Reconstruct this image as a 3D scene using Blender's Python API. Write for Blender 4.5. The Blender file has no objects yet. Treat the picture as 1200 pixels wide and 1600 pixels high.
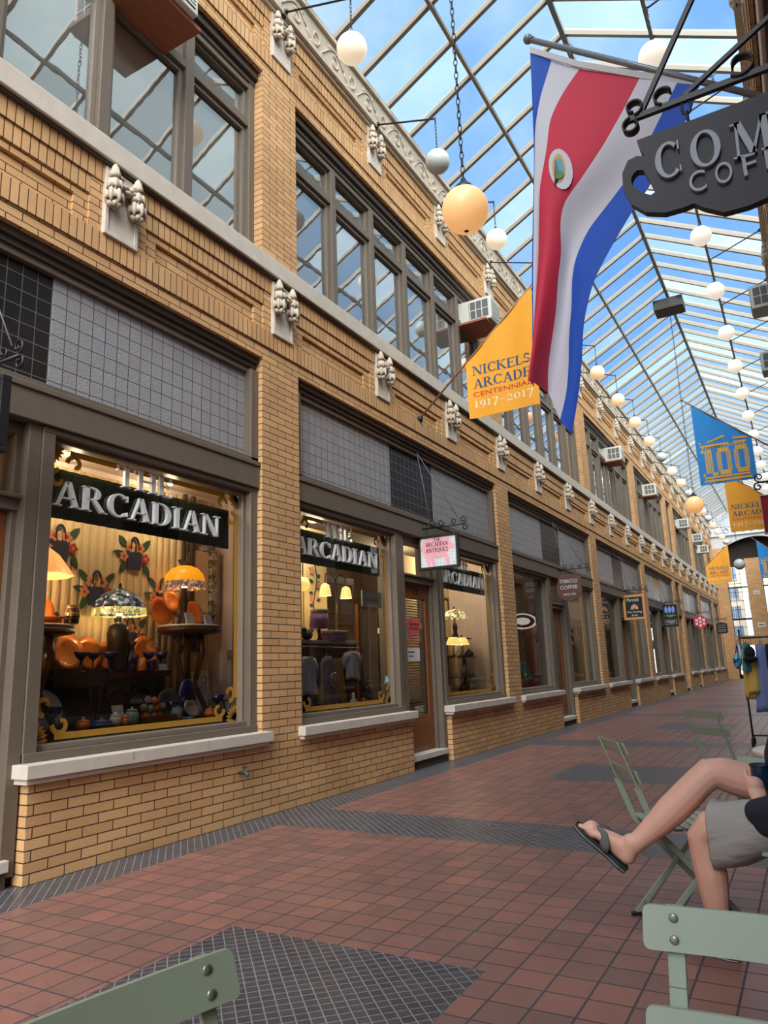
import bpy, bmesh, math, random
from mathutils import Vector, Matrix, Quaternion
S = bpy.context.scene
C = S.collection
PI = math.pi
sin, cos = math.sin, math.cos
random.seed(7)

# ------------------------------------------------------------------ camera
cam = bpy.data.cameras.new('camera')
cam.sensor_fit = 'VERTICAL'; cam.sensor_height = 32.0
cam.lens = 1140.3 / 1600.0 * 32.0
cam.clip_start = 0.05; cam.clip_end = 500
co = bpy.data.objects.new('camera', cam); C.objects.link(co)
RX = Vector((0.86623, 0.49839, -0.03534)); RY = Vector((0.13579, -0.16675, 0.97660)); RZ = Vector((0.48083, -0.85077, -0.21212))
M = Matrix((RX, RY, RZ)).transposed().to_4x4(); M.translation = (4.38, 0.0, 1.22)
co.matrix_world = M
S.camera = co

# ------------------------------------------------------------------ world, sun, exposure
S.view_settings.view_transform = 'Standard'; S.view_settings.look = 'None'
S.view_settings.exposure = 0.0; S.view_settings.gamma = 1.0
S.view_settings.use_curve_mapping = False
cy = S.cycles
cy.max_bounces = 9; cy.diffuse_bounces = 4; cy.glossy_bounces = 4; cy.transparent_max_bounces = 16; cy.transmission_bounces = 4
cy.caustics_reflective = False; cy.caustics_refractive = False
cy.sample_clamp_indirect = 4.0
cy.use_denoising = True

W = bpy.data.worlds.new('sky'); S.world = W; W.use_nodes = True
wt = W.node_tree; wt.nodes.clear()
def wn(t, **k):
    n = wt.nodes.new(t)
    for a, b in k.items(): setattr(n, a, b)
    return n
tc = wn('ShaderNodeTexCoord')
mp = wn('ShaderNodeMapping'); mp.inputs['Scale'].default_value = (1.6, 1.0, 2.2)
nz = wn('ShaderNodeTexNoise'); nz.inputs['Scale'].default_value = 1.9; nz.inputs['Detail'].default_value = 7; nz.inputs['Roughness'].default_value = .55
sep = wn('ShaderNodeSeparateXYZ')
m0 = wn('ShaderNodeMath', operation='MULTIPLY_ADD'); m0.inputs[1].default_value = 0.9; m0.inputs[2].default_value = -0.12
m3 = wn('ShaderNodeMath', operation='MULTIPLY'); m3.inputs[1].default_value = -0.50
m1 = wn('ShaderNodeMath', operation='MAXIMUM')
m2 = wn('ShaderNodeMath', operation='ADD')
cr = wn('ShaderNodeValToRGB')
cr.color_ramp.elements[0].position = .50; cr.color_ramp.elements[0].color = (.14, .40, .92, 1)
cr.color_ramp.elements[1].position = .80; cr.color_ramp.elements[1].color = (.72, .88, .97, 1)
e = cr.color_ramp.elements.new(.64); e.color = (.34, .60, .95, 1)
hz = wn('ShaderNodeMapRange'); hz.inputs['From Min'].default_value = -0.02; hz.inputs['From Max'].default_value = 0.22
mixh = wn('ShaderNodeMix', data_type='RGBA'); mixh.inputs['A'].default_value = (.75, .84, .92, 1)
bg = wn('ShaderNodeBackground'); bg.inputs['Strength'].default_value = 1.05
wo = wn('ShaderNodeOutputWorld')
L = wt.links.new
L(tc.outputs['Generated'], mp.inputs['Vector']); L(mp.outputs['Vector'], nz.inputs['Vector'])
L(tc.outputs['Generated'], sep.inputs[0]); L(sep.outputs['X'], m0.inputs[0]); L(sep.outputs['X'], m3.inputs[0]); L(m0.outputs[0], m1.inputs[0]); L(m3.outputs[0], m1.inputs[1])
L(m1.outputs[0], m2.inputs[0]); L(nz.outputs['Fac'], m2.inputs[1]); L(m2.outputs[0], cr.inputs['Fac'])
L(sep.outputs['Z'], hz.inputs['Value']); L(hz.outputs['Result'], mixh.inputs['Factor'])
L(cr.outputs['Color'], mixh.inputs['B']); L(mixh.outputs['Result'], bg.inputs['Color']); L(bg.outputs[0], wo.inputs[0])

sun = bpy.data.lights.new('sun', 'SUN'); sun.energy = 12.0; sun.angle = math.radians(65); sun.color = (1.0, .965, .90)
so = bpy.data.objects.new('sun', sun); C.objects.link(so)
so.rotation_mode = 'QUATERNION'; so.rotation_quaternion = Vector((0.54, -0.78, 0.74)).to_track_quat('Z', 'Y')

# ------------------------------------------------------------------ materials
def lin(c):
    c = [v / 255.0 if max(c) > 1 else v for v in c]
    return tuple(v / 12.92 if v <= .04045 else ((v + .055) / 1.055) ** 2.4 for v in c)
class NT:
    def __init__(s, m):
        m.use_nodes = True; s.t = m.node_tree; s.t.nodes.clear()
    def n(s, typ, ins=None, **k):
        n = s.t.nodes.new(typ)
        for a, b in k.items(): setattr(n, a, b)
        for a, b in (ins or {}).items():
            if hasattr(b, 'is_output'): s.t.links.new(b, n.inputs[a])
            else: n.inputs[a].default_value = b
        return n
    def math(s, op, a, b=0.0, c=0.0): return s.n('ShaderNodeMath', {0: a, 1: b, 2: c}, operation=op).outputs[0]
    def mix(s, f, a, b):
        return s.n('ShaderNodeMix', {'Factor': f, 'A': a, 'B': b}, data_type='RGBA').outputs['Result']
    def out(s, sh): s.n('ShaderNodeOutputMaterial', {'Surface': sh})
def c4(c): return (*lin(c), 1)
MATS = {}
def mat(name, col, rough=.6, metal=0.0, var=.12, scale=30.0, bump=0.0, stretch=(1, 1, 1), spec=.5, **kw):
    """plain surface with a little noise in its colour and relief"""
    if name in MATS: return MATS[name]
    m = bpy.data.materials.new(name); t = NT(m)
    g = t.n('ShaderNodeTexCoord')
    mpp = t.n('ShaderNodeMapping', {'Vector': g.outputs['Object'], 'Scale': stretch})
    no = t.n('ShaderNodeTexNoise', {'Vector': mpp.outputs[0], 'Scale': scale, 'Detail': 4.0})
    a = lin(col); f = no.outputs['Fac']
    colr = t.mix(f, (*[v * (1 - var) for v in a], 1), (*[min(1, v * (1 + var)) for v in a], 1))
    ins = {'Base Color': colr, 'Roughness': rough, 'Metallic': metal, 'Specular IOR Level': spec}
    p = t.n('ShaderNodeBsdfPrincipled', ins)
    for k, v in kw.items(): p.inputs[k.replace('_', ' ')].default_value = v
    if bump:
        b = t.n('ShaderNodeBump', {'Height': f, 'Strength': bump, 'Distance': .01}); t.t.links.new(b.outputs[0], p.inputs['Normal'])
    t.out(p.outputs[0]); MATS[name] = m; return m
def emit(name, col, strength, diff=None):
    if name in MATS: return MATS[name]
    m = bpy.data.materials.new(name); t = NT(m)
    p = t.n('ShaderNodeBsdfPrincipled', {'Base Color': c4(diff or col), 'Emission Color': c4(col), 'Emission Strength': strength, 'Roughness': .35})
    t.out(p.outputs[0]); MATS[name] = m; return m
def wall_uv(t):
    g = t.n('ShaderNodeNewGeometry'); p = t.n('ShaderNodeSeparateXYZ', {0: g.outputs['Position']}); n = t.n('ShaderNodeSeparateXYZ', {0: g.outputs['True Normal']})
    gz = t.math('GREATER_THAN', t.math('ABSOLUTE', n.outputs['Z']), .6)
    gx = t.math('MAXIMUM', t.math('GREATER_THAN', t.math('ABSOLUTE', n.outputs['X']), .5), gz)
    ux = t.math('MULTIPLY', p.outputs['X'], t.math('SUBTRACT', 1.0, gx)); u = t.math('MULTIPLY_ADD', p.outputs['Y'], gx, ux)
    vx = t.math('MULTIPLY', p.outputs['X'], gz); v = t.math('MULTIPLY_ADD', p.outputs['Z'], t.math('SUBTRACT', 1.0, gz), vx)
    return g, u, v
def brick_mat(name, soldier=False, ca=(208, 166, 118), cb=(192, 148, 102)):
    m = bpy.data.materials.new(name); t = NT(m); g, u, v = wall_uv(t)
    vec = t.n('ShaderNodeCombineXYZ', {0: v, 1: u} if soldier else {0: u, 1: v}).outputs[0]
    bw, rh = (40.0, .0675) if soldier else (.25, .0675)
    br = t.n('ShaderNodeTexBrick', {'Vector': vec, 'Scale': 1.0, 'Mortar Size': .0045, 'Mortar Smooth': .3, 'Bias': 0.0, 'Brick Width': bw, 'Row Height': rh,
             'Color1': c4(ca), 'Color2': c4(cb), 'Mortar': c4((62, 44, 28))})
    if soldier: br.offset = 0.0
    n1 = t.n('ShaderNodeTexNoise', {'Vector': g.outputs['Position'], 'Scale': 1.3, 'Detail': 5.0}).outputs['Fac']
    n2 = t.n('ShaderNodeTexNoise', {'Vector': g.outputs['Position'], 'Scale': 60.0, 'Detail': 3.0}).outputs['Fac']
    k = t.math('ADD', t.math('MULTIPLY_ADD', n1, .36, .66), t.math('MULTIPLY', n2, .30))
    col = t.n('ShaderNodeMix', {'Factor': 1.0, 'A': br.outputs['Color'], 'B': t.n('ShaderNodeCombineColor', {0: k, 1: k, 2: k}).outputs[0]}, data_type='RGBA', blend_type='MULTIPLY').outputs['Result']
    h = t.math('SUBTRACT', t.math('MULTIPLY', n2, .25), br.outputs['Fac'])
    b = t.n('ShaderNodeBump', {'Height': h, 'Strength': .55, 'Distance': .006})
    p = t.n('ShaderNodeBsdfPrincipled', {'Base Color': col, 'Roughness': .72, 'Normal': b.outputs[0]})
    t.out(p.outputs[0]); return m
BRICK = brick_mat('brick_buff'); SOLD = brick_mat('brick_soldier', True)
def floor_mat():
    m = bpy.data.materials.new('quarry_tile'); t = NT(m)
    g = t.n('ShaderNodeNewGeometry'); p = t.n('ShaderNodeSeparateXYZ', {0: g.outputs['Position']}); x, y = p.outputs['X'], p.outputs['Y']
    red = t.n('ShaderNodeTexBrick', {'Vector': g.outputs['Position'], 'Scale': 1.0, 'Mortar Size': .0052, 'Mortar Smooth': .2, 'Bias': .0, 'Brick Width': .166, 'Row Height': .166,
              'Color1': c4((146, 101, 90)), 'Color2': c4((120, 91, 85)), 'Mortar': c4((66, 64, 68))}); red.offset = 0.0
    rot = t.n('ShaderNodeMapping', {'Vector': g.outputs['Position'], 'Rotation': (0, 0, PI / 4)})
    drk = t.n('ShaderNodeTexBrick', {'Vector': rot.outputs[0], 'Scale': 1.0, 'Mortar Size': .0026, 'Mortar Smooth': .2, 'Brick Width': .051, 'Row Height': .051,
              'Color1': c4((60, 60, 68)), 'Color2': c4((72, 71, 76)), 'Mortar': c4((132, 134, 136))}); drk.offset = 0.0
    def inside(v, a, b): return t.math('MULTIPLY', t.math('GREATER_THAN', v, a), t.math('LESS_THAN', v, b))
    bord = t.math('MAXIMUM', t.math('LESS_THAN', x, .365), t.math('GREATER_THAN', x, 4.355))
    yb = t.math('FLOORED_MODULO', t.math('SUBTRACT', y, 5.53 - 3.175), 6.35)   # 3.175 = middle of a cross band
    band = inside(yb, 3.175 - .365, 3.175 + .365)
    yr = t.math('FLOORED_MODULO', t.math('SUBTRACT', y, 2.42 - 3.175), 6.35)
    rect = t.math('MULTIPLY', inside(yr, 3.175 - .65, 3.175 + .65), inside(x, 1.695, 3.045))
    k = t.math('MAXIMUM', t.math('MAXIMUM', bord, band), rect)
    n1 = t.n('ShaderNodeTexNoise', {'Vector': g.outputs['Position'], 'Scale': 2.1, 'Detail': 6.0}).outputs['Fac']
    n3 = t.n('ShaderNodeTexNoise', {'Vector': g.outputs['Position'], 'Scale': 14.0, 'Detail': 4.0}).outputs['Fac']
    col = t.mix(k, red.outputs['Color'], drk.outputs['Color'])
    kk = t.math('ADD', t.math('MULTIPLY_ADD', n1, .45, .58), t.math('MULTIPLY', n3, .35))
    col = t.n('ShaderNodeMix', {'Factor': 1.0, 'A': col, 'B': t.n('ShaderNodeCombineColor', {0: kk, 1: kk, 2: kk}).outputs[0]}, data_type='RGBA', blend_type='MULTIPLY').outputs['Result']
    mor = t.math('ADD', t.math('MULTIPLY', red.outputs['Fac'], t.math('SUBTRACT', 1.0, k)), t.math('MULTIPLY', drk.outputs['Fac'], k))
    h = t.math('SUBTRACT', t.math('MULTIPLY', n3, .5), mor)
    b = t.n('ShaderNodeBump', {'Height': h, 'Strength': .35, 'Distance': .004})
    r = t.math('ADD', t.math('MULTIPLY_ADD', n3, .24, .24), t.math('MULTIPLY', mor, .3))
    p = t.n('ShaderNodeBsdfPrincipled', {'Base Color': col, 'Roughness': r, 'Normal': b.outputs[0], 'Specular IOR Level': .55})
    t.out(p.outputs[0]); return m
def glass_mat(name, gain=1.4, base=.04, tint=(.93, .95, .95), refl=(1, 1, 1), ripple=0.0):
    m = bpy.data.materials.new(name); t = NT(m)
    fr = t.n('ShaderNodeFresnel', {'IOR': 1.5}).outputs[0]
    f = t.math('MINIMUM', t.math('MULTIPLY_ADD', fr, gain, base), .92)
    tr = t.n('ShaderNodeBsdfTransparent', {'Color': (*tint, 1)})
    gl = t.n('ShaderNodeBsdfGlossy', {'Color': (*refl, 1), 'Roughness': 0.0})
    if ripple:
        g = t.n('ShaderNodeNewGeometry'); no = t.n('ShaderNodeTexNoise', {'Vector': g.outputs['Position'], 'Scale': 2.2})
        b = t.n('ShaderNodeBump', {'Height': no.outputs['Fac'], 'Strength': ripple, 'Distance': .02}); t.t.links.new(b.outputs[0], gl.inputs['Normal'])
    s = t.n('ShaderNodeMixShader', {0: f, 1: tr.outputs[0], 2: gl.outputs[0]})
    t.out(s.outputs[0]); return m
GLASS = glass_mat('shop_glass', 1.25, .02, ripple=.03)
GLASSU = glass_mat('upper_glass', 1.7, .16, (.97, .98, .98), ripple=.05)
def roof_glass():
    m = bpy.data.materials.new('roof_glass'); t = NT(m)
    g = t.n('ShaderNodeNewGeometry')
    r = g.outputs['Random Per Island']
    fr = t.n('ShaderNodeMapRange', {'Value': r, 'From Min': .55, 'From Max': 1.0, 'To Min': .04, 'To Max': .34}).outputs[0]
    no = t.n('ShaderNodeTexNoise', {'Vector': g.outputs['Position'], 'Scale': 1.2, 'Detail': 5.0}).outputs['Fac']
    f2 = t.math('MULTIPLY', fr, t.math('MULTIPLY_ADD', no, .8, .6))
    tr = t.n('ShaderNodeBsdfTransparent', {'Color': (.95, .97, .97, 1)})
    tl = t.n('ShaderNodeBsdfTranslucent', {'Color': (.78, .93, .92, 1)})
    s = t.n('ShaderNodeMixShader', {0: f2, 1: tr.outputs[0], 2: tl.outputs[0]})
    t.out(s.outputs[0]); return m
def prism_mat(name, col, line, cell=.12, rough=.3, bump=.5, tr=0.0):
    m = bpy.data.materials.new(name); t = NT(m); g, u, v = wall_uv(t)
    br = t.n('ShaderNodeTexBrick', {'Vector': t.n('ShaderNodeCombineXYZ', {0: u, 1: v}).outputs[0], 'Scale': 1.0, 'Mortar Size': .0035, 'Brick Width': cell, 'Row Height': cell,
             'Color1': c4(col), 'Color2': c4([c * .95 for c in col]), 'Mortar': c4(line)}); br.offset = 0
    no = t.n('ShaderNodeTexNoise', {'Vector': g.outputs['Position'], 'Scale': 90.0, 'Detail': 3.0}).outputs['Fac']
    b = t.n('ShaderNodeBump', {'Height': no, 'Strength': bump, 'Distance': .01})
    p = t.n('ShaderNodeBsdfPrincipled', {'Base Color': br.outputs['Color'], 'Roughness': rough, 'Normal': b.outputs[0]})
    t.out(p.outputs[0]); return m
PRISM = prism_mat('prism_glass', (150, 150, 156), (66, 62, 62))
PRISMD = prism_mat('wired_dark_glass', (26, 26, 30), (96, 96, 98), .12, .25, .1)
ROOFGL = roof_glass(); FLOORM = floor_mat()
def stained(name, cols, strength, scale=9.0):
    m = bpy.data.materials.new(name); t = NT(m); g = t.n('ShaderNodeTexCoord')
    v = t.n('ShaderNodeTexVoronoi', {'Vector': g.outputs['Object'], 'Scale': scale * 3})
    ed = t.n('ShaderNodeTexVoronoi', {'Vector': g.outputs['Object'], 'Scale': scale * 3}, feature='DISTANCE_TO_EDGE')
    sp = t.n('ShaderNodeSeparateColor', {0: v.outputs['Color']})
    r = t.n('ShaderNodeValToRGB', {'Fac': sp.outputs[0]}); cr = r.color_ramp; cr.interpolation = 'CONSTANT'
    cr.elements[0].color = c4(cols[0]); cr.elements[1].color = c4(cols[-1]); cr.elements[1].position = 1 - 1 / len(cols)
    for i, c in enumerate(cols[1:-1]): cr.elements.new((i + 1) / len(cols)).color = c4(c)
    k = t.math('GREATER_THAN', ed.outputs['Distance'], .035)
    col = t.mix(k, (.004, .004, .004, 1), r.outputs['Color'])
    p = t.n('ShaderNodeBsdfPrincipled', {'Base Color': col, 'Emission Color': col, 'Emission Strength': strength, 'Roughness': .2})
    t.out(p.outputs[0]); return m

STONE = mat('limestone', (196, 188, 178), .8, var=.16, scale=9, bump=.25)
TERRA = mat('terracotta_cream', (188, 176, 160), .7, var=.22, scale=18, bump=.3)
FRAME = mat('painted_frame', (102, 92, 81), .5, var=.10, scale=12)
FRAMED = mat('frame_dark_sill_shadow', (66, 58, 52), .5, var=.1, scale=12)
FRAMEL = mat('painted_sash', (118, 108, 98), .5, var=.1, scale=12)
DARKIN = mat('dark_interior', (40, 34, 30), .9)
ROOFBAR = mat('cream_steel', (132, 127, 116), .45, var=.1, scale=6)
IRON = mat('black_iron', (20, 20, 22), .45, var=.2)
GOLD = mat('gold_leaf', (196, 148, 62), .4, .35, var=.1)
WHITEL = mat('white_letter', (214, 216, 218), .4, var=.04)
GREENV = mat('dark_green_valance', (34, 56, 48), .85, var=.15, scale=40, stretch=(1, 12, 1))
WOODD = mat('mahogany', (78, 38, 22), .35, var=.3, scale=9, stretch=(6, 6, 1))
WOODDOOR = mat('oak_door', (122, 72, 38), .4, var=.3, scale=8, stretch=(8, 8, 1))
PLY = mat('plywood', (150, 88, 62), .7, var=.35, scale=7, stretch=(10, 1, 1))
SAGE = mat('sage_green_enamel', (150, 168, 140), .38, var=.05, scale=8)
OLIVE = mat('olive_green_enamel', (112, 120, 92), .38, var=.05, scale=8)
RIVET = mat('rivet_steel', (150, 156, 142), .3, .6)
# ------------------------------------------------------------------ mesh helpers
class MB:
    def __init__(s): s.v = []; s.f = []; s.m = []; s.sm = []
    def add(s, vs, fs, mi=0, smooth=False):
        o = len(s.v); s.v += [tuple(v) for v in vs]
        for f in fs: s.f.append([i + o for i in f]); s.m.append(mi); s.sm.append(smooth)
        return s
    def box(s, x0, x1, y0, y1, z0, z1, mi=0):
        x0, x1 = min(x0, x1), max(x0, x1); y0, y1 = min(y0, y1), max(y0, y1); z0, z1 = min(z0, z1), max(z0, z1)
        v = [(x, y, z) for x in (x0, x1) for y in (y0, y1) for z in (z0, z1)]
        return s.add(v, [(0, 1, 3, 2), (4, 6, 7, 5), (0, 4, 5, 1), (2, 3, 7, 6), (0, 2, 6, 4), (1, 5, 7, 3)], mi)
    def bar(s, p, q, w, h, mi=0, up=(0, 0, 1)):
        p, q = Vector(p), Vector(q); d = (q - p).normalized(); u = Vector(up)
        if abs(d.dot(u)) > .98: u = Vector((1, 0, 0))
        a = d.cross(u).normalized(); b = a.cross(d).normalized()
        v = [c + a * (i * w / 2) + b * (j * h / 2) for c in (p, q) for i in (-1, 1) for j in (-1, 1)]
        return s.add(v, [(0, 1, 3, 2), (4, 6, 7, 5), (0, 4, 5, 1), (2, 3, 7, 6), (0, 2, 6, 4), (1, 5, 7, 3)], mi)
    def tube(s, pts, r, n=8, mi=0, caps=True, closed=False, flat=None):
        """sweep of circles (r number, list, or list of (ra, rb)); flat=(ra,rb) for an elliptic section"""
        pts = [Vector(p) for p in pts]; k = len(pts)
        rs = r if isinstance(r, (list, tuple)) else [r] * k
        prev = None; rings = []
        for i, p in enumerate(pts):
            a = pts[(i - 1) % k] if (closed or i) else p; b = pts[(i + 1) % k] if (closed or i < k - 1) else p
            d = (b - a).normalized() if (b - a).length > 1e-9 else Vector((0, 0, 1))
            if prev is None:
                u = Vector((0, 0, 1)) if abs(d.z) < .9 else Vector((1, 0, 0)); prev = d.cross(u).normalized()
            x = (prev - d * prev.dot(d)).normalized(); prev = x; y = d.cross(x)
            ra, rb = rs[i] if isinstance(rs[i], (tuple, list)) else (rs[i], rs[i])
            rings.append([p + x * (ra * cos(2 * PI * j / n)) + y * (rb * sin(2 * PI * j / n)) for j in range(n)])
        vs = [v for ring in rings for v in ring]; fs = []
        for i in range(k if closed else k - 1):
            for j in range(n):
                a, b = i * n + j, i * n + (j + 1) % n; c, d2 = ((i + 1) % k) * n + (j + 1) % n, ((i + 1) % k) * n + j
                fs.append((a, b, c, d2))
        if caps and not closed: fs += [tuple(range(n))[::-1], tuple((k - 1) * n + j for j in range(n))]
        return s.add(vs, fs, mi, True)
    def lathe(s, prof, c=(0, 0, 0), n=20, mi=0, caps=True, sx=1, sy=1):
        vs = [(c[0] + r * sx * cos(2 * PI * j / n), c[1] + r * sy * sin(2 * PI * j / n), c[2] + z) for r, z in prof for j in range(n)]
        fs = [(i * n + j, i * n + (j + 1) % n, (i + 1) * n + (j + 1) % n, (i + 1) * n + j) for i in range(len(prof) - 1) for j in range(n)]
        if caps: fs += [tuple(range(n))[::-1], tuple((len(prof) - 1) * n + j for j in range(n))]
        return s.add(vs, fs, mi, True)
    def ball(s, c, r, n=16, k=10, mi=0, sc=(1, 1, 1), rot=None):
        pr = [(max(1e-4, sin(PI * i / k)), -cos(PI * i / k)) for i in range(k + 1)]
        vs = []
        for a, z in pr:
            for j in range(n):
                v = Vector((r * sc[0] * a * cos(2 * PI * j / n), r * sc[1] * a * sin(2 * PI * j / n), r * sc[2] * z))
                if rot: v = rot @ v
                vs.append(v + Vector(c))
        fs = [(i * n + j, i * n + (j + 1) % n, (i + 1) * n + (j + 1) % n, (i + 1) * n + j) for i in range(k) for j in range(n)]
        return s.add(vs, fs, mi, True)
    def prism(s, poly, fn, d0, d1, mi=0):
        """polygon [(a,b)] extruded from depth d0 to d1; fn(a,b,d) -> 3-D"""
        n = len(poly); v = [fn(a, b, d0) for a, b in poly] + [fn(a, b, d1) for a, b in poly]
        return s.add(v, [tuple(range(n))[::-1], tuple(range(n, 2 * n))] + [(i, (i + 1) % n, n + (i + 1) % n, n + i) for i in range(n)], mi)
    def build(s, name, mats, parent=None, bevel=0, sub=0, loc=None, kind=None, fix=True):
        me = bpy.data.meshes.new(name); me.from_pydata(s.v, [], s.f)
        for m in (mats if isinstance(mats, (list, tuple)) else [mats]): me.materials.append(m)
        for p, mi, sm in zip(me.polygons, s.m, s.sm): p.material_index = mi; p.use_smooth = sm
        if fix:
            b = bmesh.new(); b.from_mesh(me); bmesh.ops.recalc_face_normals(b, faces=b.faces[:]); b.to_mesh(me); b.free()
        o = bpy.data.objects.new(name, me); C.objects.link(o)
        if parent: o.parent = parent
        if loc: o.location = loc
        if bevel:
            md = o.modifiers.new('bevel', 'BEVEL'); md.width = bevel; md.segments = 2; md.limit_method = 'ANGLE'; md.angle_limit = .7
        if sub:
            md = o.modifiers.new('smooth', 'SUBSURF'); md.levels = sub; md.render_levels = sub
        if kind: o['kind'] = kind
        return o
def tag(o, label, cat, group=None):
    o['label'] = label; o['category'] = cat
    if group: o['group'] = group
    return o
def thing(name, label, cat, loc=(0, 0, 0), rz=0.0, group=None):
    o = bpy.data.objects.new(name, None); C.objects.link(o); o.location = loc; o.rotation_euler = (0, 0, rz); o.empty_display_size = .1
    return tag(o, label, cat, group)
def struct(name, loc=(0, 0, 0), rz=0.0):
    o = bpy.data.objects.new(name, None); C.objects.link(o); o.location = loc; o.rotation_euler = (0, 0, rz); o.empty_display_size = .1
    o['kind'] = 'structure'; return o
def dup(root, loc, rz=None, label=None, group=None):
    r = root.copy(); C.objects.link(r); r.location = loc
    if rz is not None: r.rotation_euler = (0, 0, rz)
    if label: r['label'] = label
    if group: r['group'] = group
    for ch in list(root.children):
        c = ch.copy(); C.objects.link(c); c.parent = r
        for g in ch.children:
            d = g.copy(); C.objects.link(d); d.parent = c
    return r
ORD = ['first', 'second', 'third', 'fourth', 'fifth', 'sixth', 'seventh', 'eighth', 'ninth', 'tenth', 'eleventh', 'twelfth', 'thirteenth', 'fourteenth', 'fifteenth', 'sixteenth', 'seventeenth', 'eighteenth', 'nineteenth', 'twentieth', 'twenty-first', 'twenty-second', 'twenty-third']
def arc(cx, cz, r, a0, a1, n=12):
    return [(cx + r * cos(a0 + (a1 - a0) * i / n), cz + r * sin(a0 + (a1 - a0) * i / n)) for i in range(n + 1)]
def spiral(c, r0, r1, a0, a1, n=18):
    return [(c[0] + (r0 + (r1 - r0) * i / n) * cos(a0 + (a1 - a0) * i / n), c[1] + (r0 + (r1 - r0) * i / n) * sin(a0 + (a1 - a0) * i / n)) for i in range(n + 1)]

# ---- lettering: a small serif alphabet drawn with strokes, and plain sans text from the built-in face
TH, TN, SF = .17, .07, .055
def _l(x0, y0, x1, y1, w): return ('L', x0, y0, x1, y1, w)
def _s(x, y, w=.34): return ('S', x, y, w)
def _a(cx, cy, rx, ry, a0, a1, tk=TH, tn=TN): return ('A', cx, cy, rx, ry, a0, a1, tk, tn)
GL = {
 'A': (.86, [_l(.14, 0, .42, 1, TN), _l(.70, 0, .44, 1, TH), _l(.24, .34, .62, .34, -.06), _s(.14, 0, .26), _s(.70, 0, .32)]),
 'B': (.72, [_l(.16, 0, .16, 1, TH), _a(.34, .75, .25, .25, -90, 90), _a(.36, .26, .29, .26, -90, 90), _l(.1, .03, .36, .03, -.06), _l(.1, .97, .34, .97, -.06), _l(.16, .51, .36, .51, -.06), ]),
 'C': (.78, [_a(.44, .5, .38, .5, 50, 310), _l(.72, .70, .72, .95, .05), _l(.72, .08, .72, .26, .04)]),
 'D': (.82, [_l(.16, 0, .16, 1, TH), _a(.34, .5, .42, .5, -90, 90), _l(.04, .03, .36, .03, -.06), _l(.04, .97, .36, .97, -.06)]),
 'E': (.70, [_l(.16, 0, .16, 1, TH), _l(.04, .03, .62, .03, -.06), _l(.04, .97, .60, .97, -.06), _l(.16, .52, .48, .52, -.06), _l(.62, .0, .62, .24, .05), _l(.60, .78, .60, 1., .05), _l(.48, .40, .48, .64, .04)]),
 'F': (.64, [_l(.16, 0, .16, 1, TH), _s(.16, 0), _l(.04, .97, .58, .97, -.06), _l(.16, .52, .46, .52, -.06), _l(.58, .76, .58, 1., .05), _l(.46, .40, .46, .64, .04)]),
 'H': (.88, [_l(.17, 0, .17, 1, TH), _l(.70, 0, .70, 1, TH), _l(.17, .52, .70, .52, -.06), _s(.17, 0), _s(.17, 1), _s(.70, 0), _s(.70, 1)]),
 'I': (.40, [_l(.20, 0, .20, 1, TH), _s(.20, 0), _s(.20, 1)]),
 'K': (.84, [_l(.17, 0, .17, 1, TH), _l(.22, .42, .66, 1, TN), _l(.36, .56, .72, 0, TH), _s(.17, 0), _s(.17, 1), _s(.66, 1, .28), _s(.72, 0, .28)]),
 'L': (.66, [_l(.17, 0, .17, 1, TH), _s(.17, 1), _l(.04, .03, .60, .03, -.06), _l(.60, 0, .60, .26, .05)]),
 'M': (1.02, [_l(.15, 0, .19, 1, TN), _l(.22, 1, .50, .04, TH), _l(.50, .04, .80, 1, TN), _l(.84, 0, .82, 1, TH), _s(.15, 0, .24), _s(.84, 0, .32), _s(.16, 1, .24), _s(.86, 1, .24)]),
 'N': (.88, [_l(.15, 0, .15, 1, TN), _l(.17, 1, .71, 0, TH), _l(.73, 0, .73, 1, TN), _s(.15, 0, .26), _s(.12, 1, .2), _s(.73, 1, .26)]),
 'O': (.90, [_a(.45, .5, .40, .5, 0, 360)]),
 'Q': (.90, [_a(.45, .5, .40, .5, 0, 360), _l(.44, .12, .80, -.2, .1)]),
 'R': (.82, [_l(.16, 0, .16, 1, TH), _s(.16, 0), _l(.04, .97, .36, .97, -.06), _a(.36, .74, .26, .26, -90, 90), _l(.16, .49, .38, .49, -.06), _l(.40, .49, .72, 0, TH), _s(.74, 0, .22)]),
 'S': (.62, [_a(.31, .74, .22, .26, 20, 250, TN, TH), _a(.32, .26, .24, .26, -165, 75, TN, TH), _l(.53, .74, .53, .94, .04), _l(.08, .06, .08, .26, .04)]),
 'T': (.78, [_l(.39, 0, .39, 1, TH), _s(.39, 0), _l(.06, .97, .72, .97, -.06), _l(.06, .74, .06, 1, .05), _l(.72, .74, .72, 1, .05)]),
 'U': (.84, [_l(.17, .3, .17, 1, TH), _l(.69, .3, .69, 1, TN), _a(.43, .32, .28, .32, 180, 360, TH, TN), _s(.17, 1), _s(.69, 1, .28)]),
 '1': (.44, [_l(.22, 0, .22, .68, .12), _s(.22, 0, .3), _l(.1, .62, .22, .66, -.05)]),
 '9': (.56, [_a(.28, .44, .22, .25, 0, 360, .12, .05), _a(.10, .36, .40, .56, -80, 15, .10, .05)]),
 '7': (.54, [_l(.06, .64, .50, .64, -.09), _l(.48, .66, .22, -.24, .11)]),
 '2': (.56, [_a(.27, .46, .20, .23, -20, 160, .12, .06), _l(.45, .40, .08, .04, .07), _l(.06, .04, .50, .04, -.09)]),
 '0': (.60, [_a(.30, .34, .24, .34, 0, 360, .11, .06)]),
 '-': (.60, [_l(.06, .34, .54, .34, -.05)]),
 ' ': (.36, []),
}
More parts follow.
